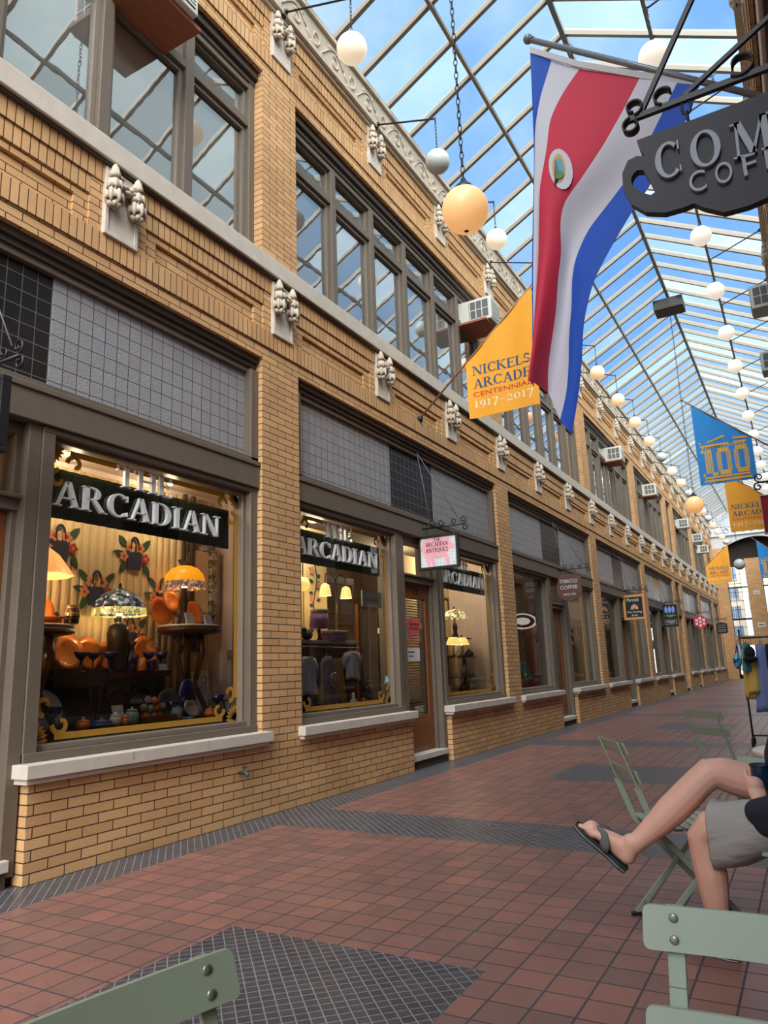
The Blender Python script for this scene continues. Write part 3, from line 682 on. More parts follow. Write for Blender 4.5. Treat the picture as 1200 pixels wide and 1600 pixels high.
# ------------------------------------------------------------------ window air conditioners
ACW = mat('ac_casing', (206, 206, 200), .5, var=.06); ACG = mat('ac_grille', (96, 98, 100), .6)
def ac_unit(label, shelf=True):
    t = thing('window_air_conditioner', label, 'air conditioner', group='air conditioners in the upper windows')
    m = MB(); m.box(-.42, .30, -.23, .23, 0, .42); m.build('casing', ACW, t, bevel=.012)
    m = MB()
    m.box(.30, .304, -.19, .19, .04, .38, 1)
    for k in range(9): m.box(.303, .312, -.19, .19, .05 + .037 * k, .068 + .037 * k, 0)
    m.build('grille', [ACW, ACG], t)
    for s in (-1, 1):
        m = MB(); m.box(-.10, .25, s * .23, s * .234, .06, .37, 1)
        for k in range(3): m.box(-.11 + .11 * k + .02, -.11 + .11 * k + .035, s * .232, s * .24, .05, .38, 0)
        m.box(-.10, .25, s * .232, s * .24, .2, .215, 0); m.build('side_vent', [ACW, ACG], t)
    if shelf:
        m = MB(); m.box(-.32, .24, -.33, .33, -.05, -.01); m.build('shelf', PLY, t, bevel=.003)
    return t
a1 = ac_unit('air conditioner on a plywood shelf in the upper window just left of the yellow banner'); a1.location = (.14, 11.16, 7.03)
dup(a1, (.06, 3.80, 7.05), 0, 'air conditioner on a plywood shelf at the top left corner, only its underside showing')
dup(a1, (.04, 21.66, 7.03), 0, 'air conditioner in the upper window above the square framed sign')
dup(a1, (.06, 27.18, 7.03), 0, 'air conditioner on a shelf in the upper window before the narrow bay')
a2 = ac_unit('air conditioner in the upper window just past the narrow bay', False); a2.location = (.08, 35.1, 7.03)
dup(a2, (.08, 39.9, 7.03), 0, 'higher of two air conditioners set close together far down the left front')
dup(a2, (.08, 42.2, 6.75), 0, 'lower of two air conditioners set close together far down the left front')
dup(a2, (WX - .12, 13.4, 7.03), PI, 'air conditioner in an upper window on the right front, at the right edge')
dup(a2, (WX - .12, 16.6, 7.03), PI, 'second air conditioner on the right front, beyond the nearer one')

# ------------------------------------------------------------------ banners
BAN_Y = mat('banner_yellow', (240, 166, 44), .75, var=.06, scale=5); BAN_B = mat('banner_blue', (48, 152, 236), .75, var=.06, scale=5); BAN_R = mat('banner_crimson', (160, 24, 46), .75, var=.06, scale=5)
INK_B = mat('ink_blue', (38, 84, 122), .7); INK_R = mat('ink_red', (196, 44, 52), .7); INK_W = mat('ink_white', (240, 226, 200), .7); INK_G = mat('ink_gold', (238, 188, 86), .7)
POLEW = mat('pole_wood', (150, 112, 88), .5)
def banner(y, side, kind, label, z0=4.69):
    """pennant banner hung from a slanted pole on one of the walls; local a runs out from the wall"""
    t = thing('pennant_banner', label, 'banner', (0 if side == 'left' else WX, y, z0), 0, 'pennant banners on slanted poles')
    s = 1 if side == 'left' else -1
    p0, p1 = Vector((0, 0, .0)), Vector((s * 1.92, 0, 1.66))
    m = MB(); m.tube([p0, p1], .014, 8); m.ball(p1, .026, 8, 6); m.build('pole', POLEW, t)
    m = MB(); m.lathe([(.05, 0), (.05, .03), (.03, .05)], n=10)
    for k in range(len(m.v)): x, yy, z = m.v[k]; m.v[k] = (s * z, yy, x)
    m.build('wall_socket', IRON, t)
    a0, a1, zb = .77, 1.77, -.155
    top = lambda a: .865 * a
    # cloth: a gently waved sheet with thickness
    nx, nz = 22, 24; wav = lambda a, u: .014 * sin(5.0 * a + 3 * u) * u + .008 * sin(13 * a + 2)
    vs = []; fs = []
    for d in (-.0015, .0015):
        for i in range(nx + 1):
            a = a0 + (a1 - a0) * i / nx; zt = top(a) - .012
            for k in range(nz + 1):
                u = k / nz; vs.append((s * a, wav(a, u) + d, zt + (zb - zt) * u))
    n = (nx + 1) * (nz + 1)
    for i in range(nx):
        for k in range(nz):
            q = [i * (nz + 1) + k, (i + 1) * (nz + 1) + k, (i + 1) * (nz + 1) + k + 1, i * (nz + 1) + k + 1]
            fs += [q, [j + n for j in q[::-1]]]
    m = MB(); m.add(vs, fs, 0, True); cloth = m.build('cloth', {'y': BAN_Y, 'b': BAN_B, 'r': BAN_R}[kind], t)
    # printing, laid on the cloth on the side seen from the near end
    def fn(a, b, d):
        aa = ((a0 + a1) / 2 + a) if s > 0 else ((a0 + a1) / 2 - a)
        zt = top(aa); u = (zt - b) / (zt - zb)
        return (s * aa, wav(aa, u) - .0015 - d, b)
    pm = MB()
    if kind == 'y':
        serif(pm, 'NICKELS', .135, lambda a, b, d: fn(a, b + .455, d), .0, .003, .84, 0)
        serif(pm, 'ARCADE', .135, lambda a, b, d: fn(a, b + .26, d), .0, .003, .84, 0)
        sans(pm, 'CENTENNIAL', .065, lambda a, b, d: fn(a, b + .145, d), .0, .003, .84, 1)
        serif(pm, '1917-2017', .135, lambda a, b, d: fn(a, b - .01, d), .0, .003, .86, 2)
        pm.build('printing', [INK_B, INK_R, INK_W], cloth)
    elif kind == 'b':
        def bars(x0, x1, z0_, z1_): pm.prism([(x0, z0_), (x1, z0_), (x1, z1_), (x0, z1_)], fn, 0, .003)
        bars(-.40, .40, -.045, -.005); bars(-.42, .42, -.115, -.065)
        bars(-.42, .40, .60, .64)
        pm.prism([(-.44, .665), (-.18, .69), (0, .76), (.18, .69), (.42, .665), (.42, .705), (.2, .73), (0, .80), (-.2, .73), (-.44, .705)][:6][::1] + [(.2, .73), (0, .80), (-.2, .73), (-.44, .705)], fn, 0, .003)
        for k in range(12): bars(-.40 + .066 * k, -.36 + .066 * k, .565, .60)
        def colnum(x0, x1, z0_, z1_):
            w = (x1 - x0)
            for j in range(3): bars(x0 + w * j / 3, x0 + w * (j + .72) / 3, z0_, z1_)
        colnum(-.36, -.22, .06, .54); bars(-.42, -.16, .01, .07); bars(-.42, -.25, .48, .55)
        for cx in (-.02, .29):
            colnum(cx - .13, cx - .045, .09, .48); colnum(cx + .045, cx + .13, .09, .48); bars(cx - .10, cx + .10, .01, .10); bars(cx - .10, cx + .10, .46, .55)
        pm.build('printing', [INK_G], cloth)
    else:
        pm.prism([(-.3, .1), (.3, .1), (.3, .14), (-.3, .14)], fn, 0, .003); pm.build('printing', [INK_W], cloth)
    return t
banner(8.86, 'left', 'y', 'yellow centenary pennant on the left front, nearest and half behind the striped flag')
banner(36.0, 'left', 'y', 'small far yellow pennant on the left front near the end wall')
banner(15.2, 'right', 'b', 'bright blue pennant printed with a gold 100 of columns, on the right')
banner(21.55, 'right', 'y', 'yellow pennant hanging on the right, cut by the right edge')
banner(35.6, 'right', 'b', 'far blue pennant on the right in front of the end window')

# ------------------------------------------------------------------ striped flag on its pole
FY = 4.55
fb = [ [[3.186,5.626],[3.161,5.181],[3.138,4.772],[3.092,4.339],[3.035,3.835],[3.002,3.424],[2.98,3.082]],
 [[3.333,5.497],[3.225,5.246],[3.168,5.013],[3.146,4.727],[3.103,4.294],[3.051,3.833],[3.014,3.423],[2.99,3.077]],
 [[3.522,5.33],[3.389,5.19],[3.281,5.008],[3.249,4.793],[3.170,4.493],[3.145,4.233],[3.118,3.915],[3.083,3.609],[3.055,3.309],[3.010,3.063]],
 [[3.903,5.052],[3.781,4.846],[3.629,4.629],[3.458,4.439],[3.321,4.318],[3.285,4.176],[3.275,3.963],[3.232,3.792],[3.200,3.57],[3.137,3.326],[3.101,3.194],[3.080,3.01]],
 [[4.126,4.899],[4.021,4.735],[3.81,4.424],[3.63,4.264],[3.446,4.1],[3.342,3.905],[3.312,3.744],[3.30,3.578],[3.262,3.355],[3.245,3.155],[3.21,2.962],[3.149,2.797]],
 [[4.253,4.816],[4.184,4.659],[4.022,4.439],[3.899,4.262],[3.759,4.11],[3.592,3.882],[3.462,3.679],[3.378,3.421],[3.337,3.135],[3.301,2.948],[3.229,2.666]] ]
def resamp(pts, n):
    d = [0]
    for a, b in zip(pts[:-1], pts[1:]): d.append(d[-1] + math.dist(a, b))
    out = []
    for i in range(n + 1):
        s = d[-1] * i / n; k = max(j for j in range(len(d)) if d[j] <= s + 1e-9); k = min(k, len(pts) - 2)
        u = (s - d[k]) / (d[k + 1] - d[k]); out.append([pts[k][c] + (pts[k + 1][c] - pts[k][c]) * u for c in (0, 1)])
    return out
NV, NU = 44, 6
rs = [resamp(b, NV) for b in fb]
def fsm(seq):                                    # soften the traced edges a little
    for _ in range(2): seq = [seq[0]] + [[(seq[i - 1][c] + 2 * seq[i][c] + seq[i + 1][c]) / 4 for c in (0, 1)] for i in range(1, len(seq) - 1)] + [seq[-1]]
    return seq
rs = [fsm(r) for r in rs]
ft = thing('national_flag', 'large blue, white and red striped flag hanging from a grey pole on the right wall', 'flag', (WX, FY, 4.47))
def F(x, z, y=0): return (x - WX, y, z - 4.47)
m = MB(); m.tube([F(4.70, 4.485), F(3.179, 5.753)], .021, 10); m.build('pole', mat('grey_pole', (126, 132, 138), .35, .3), ft)
m = MB(); m.ball(F(3.179, 5.753), .036, 14, 10); m.lathe([(.02, 0), (.032, .015), (.02, .03)], F(3.2, 5.725), 10); m.build('finial', mat('grey_pole', (0, 0, 0)), ft)
m = MB(); m.lathe([(.06, 0), (.06, .03), (.035, .08)], n=12)
for k in range(len(m.v)): x, y, z = m.v[k]; m.v[k] = (-z, y, x)
m.build('wall_socket', IRON, ft)
def depth(u, v): # folds: stacked pleats deepen toward the fly end
    return .085 * v * sin(u * 9.0 + 1.2 * v) + .04 * sin(u * 17 + 4 * v) * v + .012 * sin(9 * v + 5 * u)
vs = []; fs = []; ms = []
cols = 5 * NU + 1
for sgn in (-.0015, .0015):
    for c in range(cols):
        st = min(4, c // NU); u = (c - st * NU) / NU
        for k in range(NV + 1):
            a, b = rs[st][k], rs[st + 1][k]
            vs.append(F(a[0] + (b[0] - a[0]) * u, a[1] + (b[1] - a[1]) * u, depth(c / (cols - 1), k / NV) + sgn))
n = cols * (NV + 1); m = MB()
for c in range(cols - 1):
    for k in range(NV):
        q = [c * (NV + 1) + k, (c + 1) * (NV + 1) + k, (c + 1) * (NV + 1) + k + 1, c * (NV + 1) + k + 1]
        for qq in (q, [j + n for j in q[::-1]]): fs.append(qq); ms.append([0, 1, 2, 1, 0][min(4, c // NU)])
m.v = vs; m.f = fs; m.m = ms; m.sm = [True] * len(fs)
FBL = mat('flag_blue', (22, 82, 190), .7, var=.08, scale=6); FWH = mat('flag_white', (206, 208, 220), .7, var=.05, scale=6); FRE = mat('flag_red', (200, 40, 70), .7, var=.08, scale=6)
cloth = m.build('cloth', [FBL, FWH, FRE], ft, fix=True)
m = MB(); hp = [rs[i // NU][0] if i % NU == 0 else [rs[i // NU][0][j] + (rs[i // NU + 1][0][j] - rs[i // NU][0][j]) * (i % NU) / NU for j in (0, 1)] for i in range(cols - 1)] + [rs[5][0]]
m.add([F(x, z + o, d) for x, z in hp for o, d in ((.0, -.006), (.055, -.004), (.055, .004), (.0, .006))], [(4 * i + a, 4 * i + b, 4 * i + 4 + b, 4 * i + 4 + a) for i in range(cols - 1) for a, b in ((0, 1), (1, 2), (2, 3), (3, 0))], 0)
m.build('heading', mat('flag_heading', (196, 196, 200), .8), ft)
for (x, z) in ((3.463, 5.458), (4.327, 4.811)):
    m = MB(); m.tube([F(x, z + .06 , .0), F(x + .01, z, 0)], .006, 6); m.tube([F(x + .028 * cos(a), z + .07 + .028 * sin(a), 0) for a in [2 * PI * j / 10 for j in range(10)]], .004, 5, closed=True); m.build('clip', mat('steel_clip', (170, 172, 176), .3, .8), ft)
# the badge on the red stripe
m = MB(); ec = (3.335, 4.56)
def oval(rx, rz, d, mi, cx=0, cz=0, n=20, tilt=.0): m.add([F(ec[0] + cx + rx * cos(a) + tilt * rz * sin(a), ec[1] + cz + rz * sin(a), d) for a in [2 * PI * j / n for j in range(n)]], [tuple(range(n))], mi)
oval(.078, .165, -.050, 0, tilt=-.12); oval(.044, .11, -.054, 1, -.012, .01); oval(.028, .08, -.058, 2, -.008, .005); oval(.028, .03, -.060, 3, -.008, -.05)
for k in range(5): m.tube([F(ec[0] - .05 + .008 * k, ec[1] - .12 + .01 * k, -.058), F(ec[0] - .028 + .008 * k, ec[1] + .08 - .03 * k, -.058)], .0025, 4, 4)
m.build('badge', [FWH, mat('badge_gold', (206, 164, 70), .6), mat('badge_blue', (90, 160, 196), .6), mat('badge_green', (84, 140, 90), .6), mat('badge_brown', (70, 50, 46), .6)], ft, fix=False)

# ------------------------------------------------------------------ hanging signs
BLACKF = mat('black_sign', (24, 24, 28), .5)
def scroll_bracket(t, L, s=1, z=0.0, base=0.0, name='bracket'):
    """wrought bracket: a bar with scrolls, and a stay up to the wall"""
    m = MB(); m.tube([(s * base, 0, z), (s * L, 0, z)], .011, 6)
    for c, r, a0, a1 in ((.12, .06, PI, 3.6 * PI), (.26, .05, 0, -2.3 * PI), (L - .16, .045, PI, 3.4 * PI), (L - .02, .05, -.5 * PI, 1.9 * PI)):
        m.tube([(s * a, 0, z + .01 + r + b) for a, b in spiral((c, 0), r, r * .3, a0, a1, 16)], .008, 5)
    m.tube([(s * (L + a), 0, z - .045 + b) for a, b in spiral((0, 0), .045, .015, PI / 2, -1.6 * PI, 14)], .009, 5)
    m.tube([(s * base, 0, z - .02), (s * base, 0, z + .16)], .012, 6)
    m.build(name, IRON, t)
def blade(y, zc, w, h, label, name='hanging_sign', x0=-.1, frame=.035, fmat=None, face=None, bracketz=3.12, stay=True):
    t = thing(name, label, 'sign', (0, y, 0), 0, 'hanging signs along the left shopfronts')
    scroll_bracket(t, .60, 1, bracketz, -.04)
    if stay:
        m = MB(); m.tube([(-.06, 0, 4.2), (.52, 0, bracketz + .08)], .006, 5); m.tube([(-.06, 0, 4.2), (.10, 0, bracketz + .06)], .006, 5); m.build('stay', mat('grey_iron', (110, 110, 112), .5, .3), t)
    m = MB()
    for x in (x0 + w * .22, x0 + w * .75): chain(m, x, 0, zc + h / 2 - .005, bracketz, .012, .045)
    m.build('hook', IRON, t)
    if fmat:
        m = MB(); d = .03
        m.box(x0, x0 + w, -d, d, zc + h / 2 - frame, zc + h / 2); m.box(x0, x0 + w, -d, d, zc - h / 2, zc - h / 2 + frame)
        m.box(x0, x0 + frame, -d, d, zc - h / 2 + frame, zc + h / 2 - frame); m.box(x0 + w - frame, x0 + w, -d, d, zc - h / 2 + frame, zc + h / 2 - frame)
        m.build('frame', fmat, t, bevel=.004)
    if face:
        m = MB(); m.box(x0 + frame * .8, x0 + w - frame * .8, -.014, .014, zc - h / 2 + frame * .8, zc + h / 2 - frame * .8); m.build('board', face, t)
    def fn(a, b, dd): return (x0 + w / 2 + a, -.014 - dd, zc + b)
    return t, fn
BOARDW = prism_mat('white_board', (226, 232, 238), (190, 204, 214), .045, .6, .05)
PINK = mat('pig_pink', (240, 172, 186), .6); INKD = mat('ink_dark', (52, 34, 44), .7)
PIG = [(-.24, .02), (-.245, .09), (-.21, .16), (-.12, .195), (0, .20), (.09, .19), (.13, .20), (.17, .185), (.175, .13), (.20, .10), (.23, .085), (.235, .045), (.205, .03), (.17, .03), (.15, .0), (.13, -.03), (.15, -.10), (.16, -.17), (.165, -.185), (.115, -.185), (.11, -.165), (.10, -.10), (.075, -.075), (.0, -.085), (-.07, -.075), (-.06, -.12), (-.04, -.17), (-.05, -.185), (-.095, -.185), (-.10, -.165), (-.12, -.12), (-.13, -.145), (-.12, -.20), (-.165, -.205), (-.175, -.13), (-.20, -.06)]
def pig_sign(y, label):
    t, fn = blade(y, 2.765, .60, .47, label, fmat=BLACKF, face=BOARDW, bracketz=3.10)
    m = MB(); m.prism(PIG, fn, 0, .004, 0)
    serif(m, 'THE', .038, lambda a, b, d: fn(a - .01, b + .145, d), .004, .007, .11, 1); serif(m, 'ARCADIAN', .058, lambda a, b, d: fn(a - .02, b + .076, d), .004, .007, .34, 1); serif(m, 'ANTIQUES', .058, lambda a, b, d: fn(a - .02, b - .004, d), .004, .007, .34, 1)
    m.tube([fn(-.245 - .015 * cos(k), .05 + .02 * sin(k), .003) for k in [j * .8 for j in range(9)]], .004, 4, 0)
    m.build('picture', [PINK, INKD], t); return t
pig_sign(8.86, 'black framed white sign with a pink pig, hung over the door numbered 13')
pig_sign(2.42, 'black framed white sign cut by the left edge of the picture')
# tobacco sign: shaped brown board
t, fn = blade(15.2, 2.78, .55, .60, 'brown shield shaped hanging sign lettered TOBACCO COFFEE', face=None, bracketz=3.16, x0=-.1)
m = MB(); BR = mat('sign_brown', (98, 66, 58), .6)
sh = [(-.27, .22), (-.20, .22), (-.17, .27), (.17, .27), (.20, .22), (.27, .22), (.25, .10), (.27, -.08), (.20, -.22), (.0, -.30), (-.20, -.22), (-.27, -.08), (-.25, .10)]
m.prism(sh, fn, -.04, .0); m.build('board', BR, t, bevel=.006)
m = MB(); sans(m, 'TOBACCO', .075, lambda a, b, d: fn(a, b + .10, d), 0, .006, .38); sans(m, 'COFFEE', .075, lambda a, b, d: fn(a, b - .03, d), 0, .006, .36); sans(m, 'SINCE 1921', .038, lambda a, b, d: fn(a, b - .16, d), 0, .006, .26)
m.build('lettering', WHITEL, t)
# framing shop
TAN = mat('sign_tan_wood', (206, 148, 88), .5, var=.2, stretch=(1, 1, 8))
t, fn = blade(21.55, 2.72, .60, .70, 'black sign in a tan wooden frame with white script', frame=.065, fmat=TAN, face=BLACKF, bracketz=3.2, x0=-.08)
m = MB(); sans(m, 'Parrish', .10, lambda a, b, d: fn(a - .03, b + .16, d), 0, .005, .34, 0, .25); sans(m, 'Fine Framing', .06, lambda a, b, d: fn(a, b - .16, d), 0, .005, .40, 0, .2); sans(m, '& Art', .06, lambda a, b, d: fn(a, b - .25, d), 0, .005, .18, 0, .2)
m.prism([(-.11, -.06), (-.08, .03), (0, .09), (.09, .04), (.12, -.05), (.05, -.07), (0, -.03), (-.05, -.07)], fn, 0, .006, 1); m.build('lettering', [WHITEL, mat('parcel_tan', (206, 150, 112), .6)], t)
# tulips
t, fn = blade(27.9, 2.77, .50, .78, 'black sign painted with three blue tulips', frame=.012, fmat=BLACKF, face=BLACKF, bracketz=3.24, x0=-.05)
m = MB()
for a in (-.12, 0, .12):
    m.prism([(a - .05, .14), (a - .055, .24), (a - .02, .33), (a, .35), (a + .02, .33), (a + .055, .24), (a + .04, .12), (a, .10)], fn, 0, .005, 0)
    m.prism([(a * .2 - .006, -.02), (a * .2 + .006, -.02), (a + .006, .12), (a - .006, .12)], fn, 0, .004, 1)
for s in (-1, 1): m.prism([(0, -.05), (s * .09, .03), (s * .12, .02), (s * .05, -.05)], fn, 0, .005, 1)
for q in ((-.20, .20, -.30, -.293), (-.20, .20, -.157, -.15), (-.20, -.193, -.30, -.15), (.193, .20, -.30, -.15), (-.14, .14, -.20, -.188), (-.16, .16, -.235, -.223), (-.06, .06, -.27, -.26), (-.2, .2, .0, .006)):
    m.prism([(q[0], q[2]), (q[1], q[2]), (q[1], q[3]), (q[0], q[3])], fn, 0, .004, 2)
m.build('picture', [mat('tulip_blue', (120, 150, 226), .6), mat('tulip_green', (120, 160, 80), .6), WHITEL], t)
# red disc
t, fn = blade(36.0, 2.86, .58, .58, 'round red sign with white blocks, far along the left shopfronts', bracketz=3.26, x0=-.06)
m = MB(); m.prism([(.29 * cos(a), .29 * sin(a)) for a in [2 * PI * j / 28 for j in range(28)]], fn, -.03, 0); m.build('board', mat('sign_red', (200, 32, 58), .5), t)
m = MB()
for a, b in ((0, 0), (0, .16), (0, -.16), (-.15, .08), (.15, .08), (-.15, -.08), (.15, -.08)): m.prism([(a - .055, b - .055), (a + .055, b - .055), (a + .055, b + .055), (a - .055, b + .055)], fn, 0, .006)
m.build('printing', WHITEL, t)
t, fn = blade(44.0, 2.84, .56, .62, 'dark ornate sign board, last along the left shopfronts', bracketz=3.3, x0=.08, stay=False)
m = MB(); m.prism([(-.28, -.25), (-.2, -.31), (.2, -.31), (.28, -.25), (.28, .22), (.14, .26), (0, .31), (-.14, .26), (-.28, .22)], fn, -.04, 0, 0)
for b in (.12, .0, -.12, -.2): m.prism([(-.2, b), (.2, b), (.2, b + .03), (-.2, b + .03)], fn, 0, .004, 1)
m.build('board', [mat('sign_dark_wood', (40, 30, 28), .5), mat('sign_faded', (150, 140, 130), .6)], t)

# crimson sign on the right wall
t, fn = blade(8.86, 2.735, .60, .43, 'crimson hanging sign at the right edge in front of the yellow pennant', frame=.012, fmat=mat('sign_pale_edge', (206, 160, 160), .5), face=BAN_R, bracketz=3.10, x0=.0, stay=False)
t.location = (WX, 8.86, 0); t.rotation_euler = (0, 0, PI); t['group'] = 'hanging signs on the right front'
m = MB(); m.prism([(-.05, -.10), (.12, -.10), (.14, -.06), (.02, -.05), (-.05, -.07)], fn, -.034, -.028); m.build('mark', WHITEL, t)

# coffee sign on the right wall
t = thing('hanging_sign', 'big dark cup shaped coffee sign on a black iron bracket at the upper right', 'sign', (WX, 2.1, 2.5))
fc = lambda a, b, d: (a - WX, -d, b - 2.5)
SL = mat('sign_slate', (36, 36, 44), .55, var=.06, scale=4)
outer = [(4.660, 2.772), (4.131, 2.770), (4.136, 2.740), (4.150, 2.707)]
hl = [(4.150, 2.707), (4.125, 2.718), (4.099, 2.713), (4.079, 2.677), (4.076, 2.622), (4.094, 2.566), (4.131, 2.525), (4.183, 2.503), (4.236, 2.501)]
hi = [(4.139, 2.664), (4.123, 2.670), (4.112, 2.664), (4.102, 2.65), (4.103, 2.628), (4.117, 2.606), (4.138, 2.584), (4.152, 2.574), (4.166, 2.580)]
m = MB()
for i in range(len(hl) - 1): m.prism([hl[i], hl[i + 1], hi[i + 1], hi[i]], fc, -.014, .014)
m.prism([(4.166, 2.580), (4.236, 2.501), (4.263, 2.504), (4.286, 2.482), (4.337, 2.447), (4.40, 2.445), (4.447, 2.452), (4.53, 2.48), (4.60, 2.53), (4.65, 2.62), (4.660, 2.772), (4.131, 2.770), (4.136, 2.740), (4.150, 2.707), (4.139, 2.664), (4.153, 2.624)], fc, -.014, .014)
m.build('board', SL, t)
m = MB(); 
for ch, a, h, z, w in (('C', 4.209, .118, 2.602, .072), ('O', 4.313, .118, 2.598, .082), ('M', 4.432, .112, 2.590, .100)): serif(m, ch, h, lambda aa, b, d, a=a, z=z: fc(a + aa, z + b, d), .014, .026, w * 1.1)
for ch, a in zip('COFFEE', (4.281, 4.350, 4.416, 4.472, 4.526, 4.578)): sans(m, ch, .066, lambda aa, b, d, a=a: fc(a + aa, 2.531 + b, d), .014, .024, .044 if ch in 'CO' else .034)
m.build('lettering', mat('letter_grey', (146, 154, 166), .45), t)
m = MB()
m.bar(fc(4.115, 2.858, 0), fc(4.70, 2.855, 0), .016, .018)
m.bar(fc(4.155, 2.872, 0), fc(4.62, 3.68, 0), .014, .014); m.bar(fc(4.275, 2.868, 0), fc(4.70, 3.12, 0), .013, .013)
def rib(c, r0, r1, a0, a1):
    P = spiral(c, r0, r1, a0, a1, 24); vs = []
    for i, (x, z) in enumerate(P):
        q = P[min(i + 1, 24)]; p = P[max(i - 1, 0)]; d = Vector((q[0] - p[0], q[1] - p[1])).normalized(); nx, nz = -d.y * .003, d.x * .003
        vs += [fc(x + nx, z + nz, -.014), fc(x - nx, z - nz, -.014), fc(x - nx, z - nz, .014), fc(x + nx, z + nz, .014)]
    m.add(vs, [(4 * i + a, 4 * i + (a + 1) % 4, 4 * i + 4 + (a + 1) % 4, 4 * i + 4 + a) for i in range(24) for a in range(4)] + [(0, 1, 2, 3), (96, 97, 98, 99)], 0, True)
rib((4.133, 2.890), .028, .016, -.5 * PI, 1.45 * PI); rib((4.120, 2.832), .026, .018, .5 * PI, 2.3 * PI); rib((4.222, 2.892), .030, .022, 1.4 * PI, .15 * PI); rib((4.434, 2.898), .040, .022, 1.25 * PI, 3.0 * PI); rib((4.62, 2.898), .038, .02, 1.25 * PI, 3.0 * PI)
m.bar(fc(4.70, 2.80, 0), fc(4.70, 3.75, 0), .02, .03); m.build('bracket', IRON, t)
m = MB()
for x in (4.278, 4.56): chain(m, x - WX, 0, 2.765 - 2.5, 2.852 - 2.5, .013, .05)
m.build('hook', IRON, t)
# smaller bracket sign far on the right
# ------------------------------------------------------------------ window lettering and gold borders
def gold_border(side, w, a, b, zb=.83, zt=2.905):
    m = MB(); x = -.193
    def bar(y0, y1, z0, z1): m.box(x, x + .003, y0, y1, z0, z1)
    t_ = .045
    bar(a + .01, a + .01 + t_, zb + .2, zt - .2); bar(b - .01 - t_, b - .01, zb + .2, zt - .2); bar(a + .2, b - .2, zb + .005, zb + .005 + t_); bar(a + .2, b - .2, zt - .005 - t_, zt - .005)
    for cy_, cz, sy, sz in ((a + .01, zb + .005, 1, 1), (b - .01, zb + .005, -1, 1), (a + .01, zt - .005, 1, -1), (b - .01, zt - .005, -1, -1)):
        for k in range(7):
            an = PI / 2 * k / 6; L = .14
            p = [(.012, -.012), (L * .75, -.016), (L, 0), (L * .75, .016), (.012, .012)]
            m.add([(x + .001, cy_ + sy * (u * cos(an) - v * sin(an)) + sy * .004, cz + sz * (u * sin(an) + v * cos(an)) + sz * .004) for u, v in p], [tuple(range(5))])
        for (c0, c1), a0, a1 in (((.235, .10), PI, 2.55 * PI), ((.10, .235), PI * 1.5, -.05 * PI)):
            P = spiral((c0, c1), .07, .02, a0, a1, 16)
            for (u0, v0), (u1, v1) in zip(P[:-1], P[1:]): m.bar((x + .002, cy_ + sy * u0, cz + sz * v0), (x + .002, cy_ + sy * u1, cz + sz * v1), .036, .003, up=(1, 0, 0)) 
    m.build('gold_border', GOLD, w)
VAL = []
def arcadian(w, a, b, nm):
    gold_border('left', w[0], w[1], w[2])
    c = (w[1] + w[2]) / 2 - .105
    m = MB(); fn = lambda aa, bb, d: (-.196 + d, c + aa, bb)
    serif(m, 'ARCADIAN', .19, lambda p, q, d: fn(p, q + 2.465, d), 0, .03, 1.74); serif(m, 'THE', .175, lambda p, q, d: fn(p - .02, q + 2.715, d), 0, .03, .60)
    m.build('lettering', WHITEL, w[0], bevel=.004)
    v = MB(); n = 40
    for i in range(n):
        y0 = w[1] + .02 + (w[2] - w[1] - .1) * i / n; y1 = w[1] + .02 + (w[2] - w[1] - .1) * (i + 1) / n; o = .006 * (i % 2)
        v.box(-.262 + o, -.252 + o, y0, y1, 2.39, 2.76)
    tag(v.build('valance', GREENV), nm, 'valance', 'dark green valances')
B0, B1 = BAYS['left'][0], BAYS['left'][1]
arcadian(B0['R'], 0, 0, 'dark green pleated valance in the large left display window'); arcadian(B1['L'], 0, 0, 'dark green pleated valance in the window left of door 13'); arcadian(B1['R'], 0, 0, 'dark green pleated valance in the window right of door 13')
gold_border('left', *B0['L'])
# door 13: number, pig decal, notice, blind
d = B1['door']; cD = B1['c']
m = MB(); fD = lambda a, b, dd: (-.192 + dd, cD + a, b); serif(m, '1', .11, lambda a, b, dd: fD(a - .045, b + 2.21, dd), 0, .006); sans(m, '3', .11, lambda a, b, dd: fD(a + .035, b + 2.21, dd), 0, .006, .07); m.build('number', mat('number_dark', (44, 22, 12), .5), d)
m = MB(); fP = lambda a, b, dd: (-.216 + dd, cD - .0 + a * .95, 1.74 + b * .82); m.prism(PIG, fP, 0, .003, 0); serif(m, 'ARCADIAN', .045, lambda a, b, dd: fP(a - .02, b + .07, dd), .003, .005, .30, 1); serif(m, 'ANTIQUES', .045, lambda a, b, dd: fP(a - .02, b + .0, dd), .003, .005, .30, 1); m.build('pig_decal', [mat('decal_rose', (206, 100, 100), .6), INKD], d)
m = MB(); m.box(-.217, -.214, cD - .28, cD + .12, 1.33, 1.50); m.box(-.214, -.212, cD - .22, cD - .04, 1.44, 1.455, 1); m.box(-.214, -.212, cD - .20, cD - .06, 1.39, 1.40, 1); m.build('notice', [WHITEL, FRAMED], d)
m = MB()
for k in range(44): m.bar((-.275, cD - .29, .66 + .036 * k), (-.275, cD + .29, .66 + .036 * k), .030, .003, up=(.6, 0, 1))
m.build('blind', mat('blind_white', (214, 216, 216), .6), d)
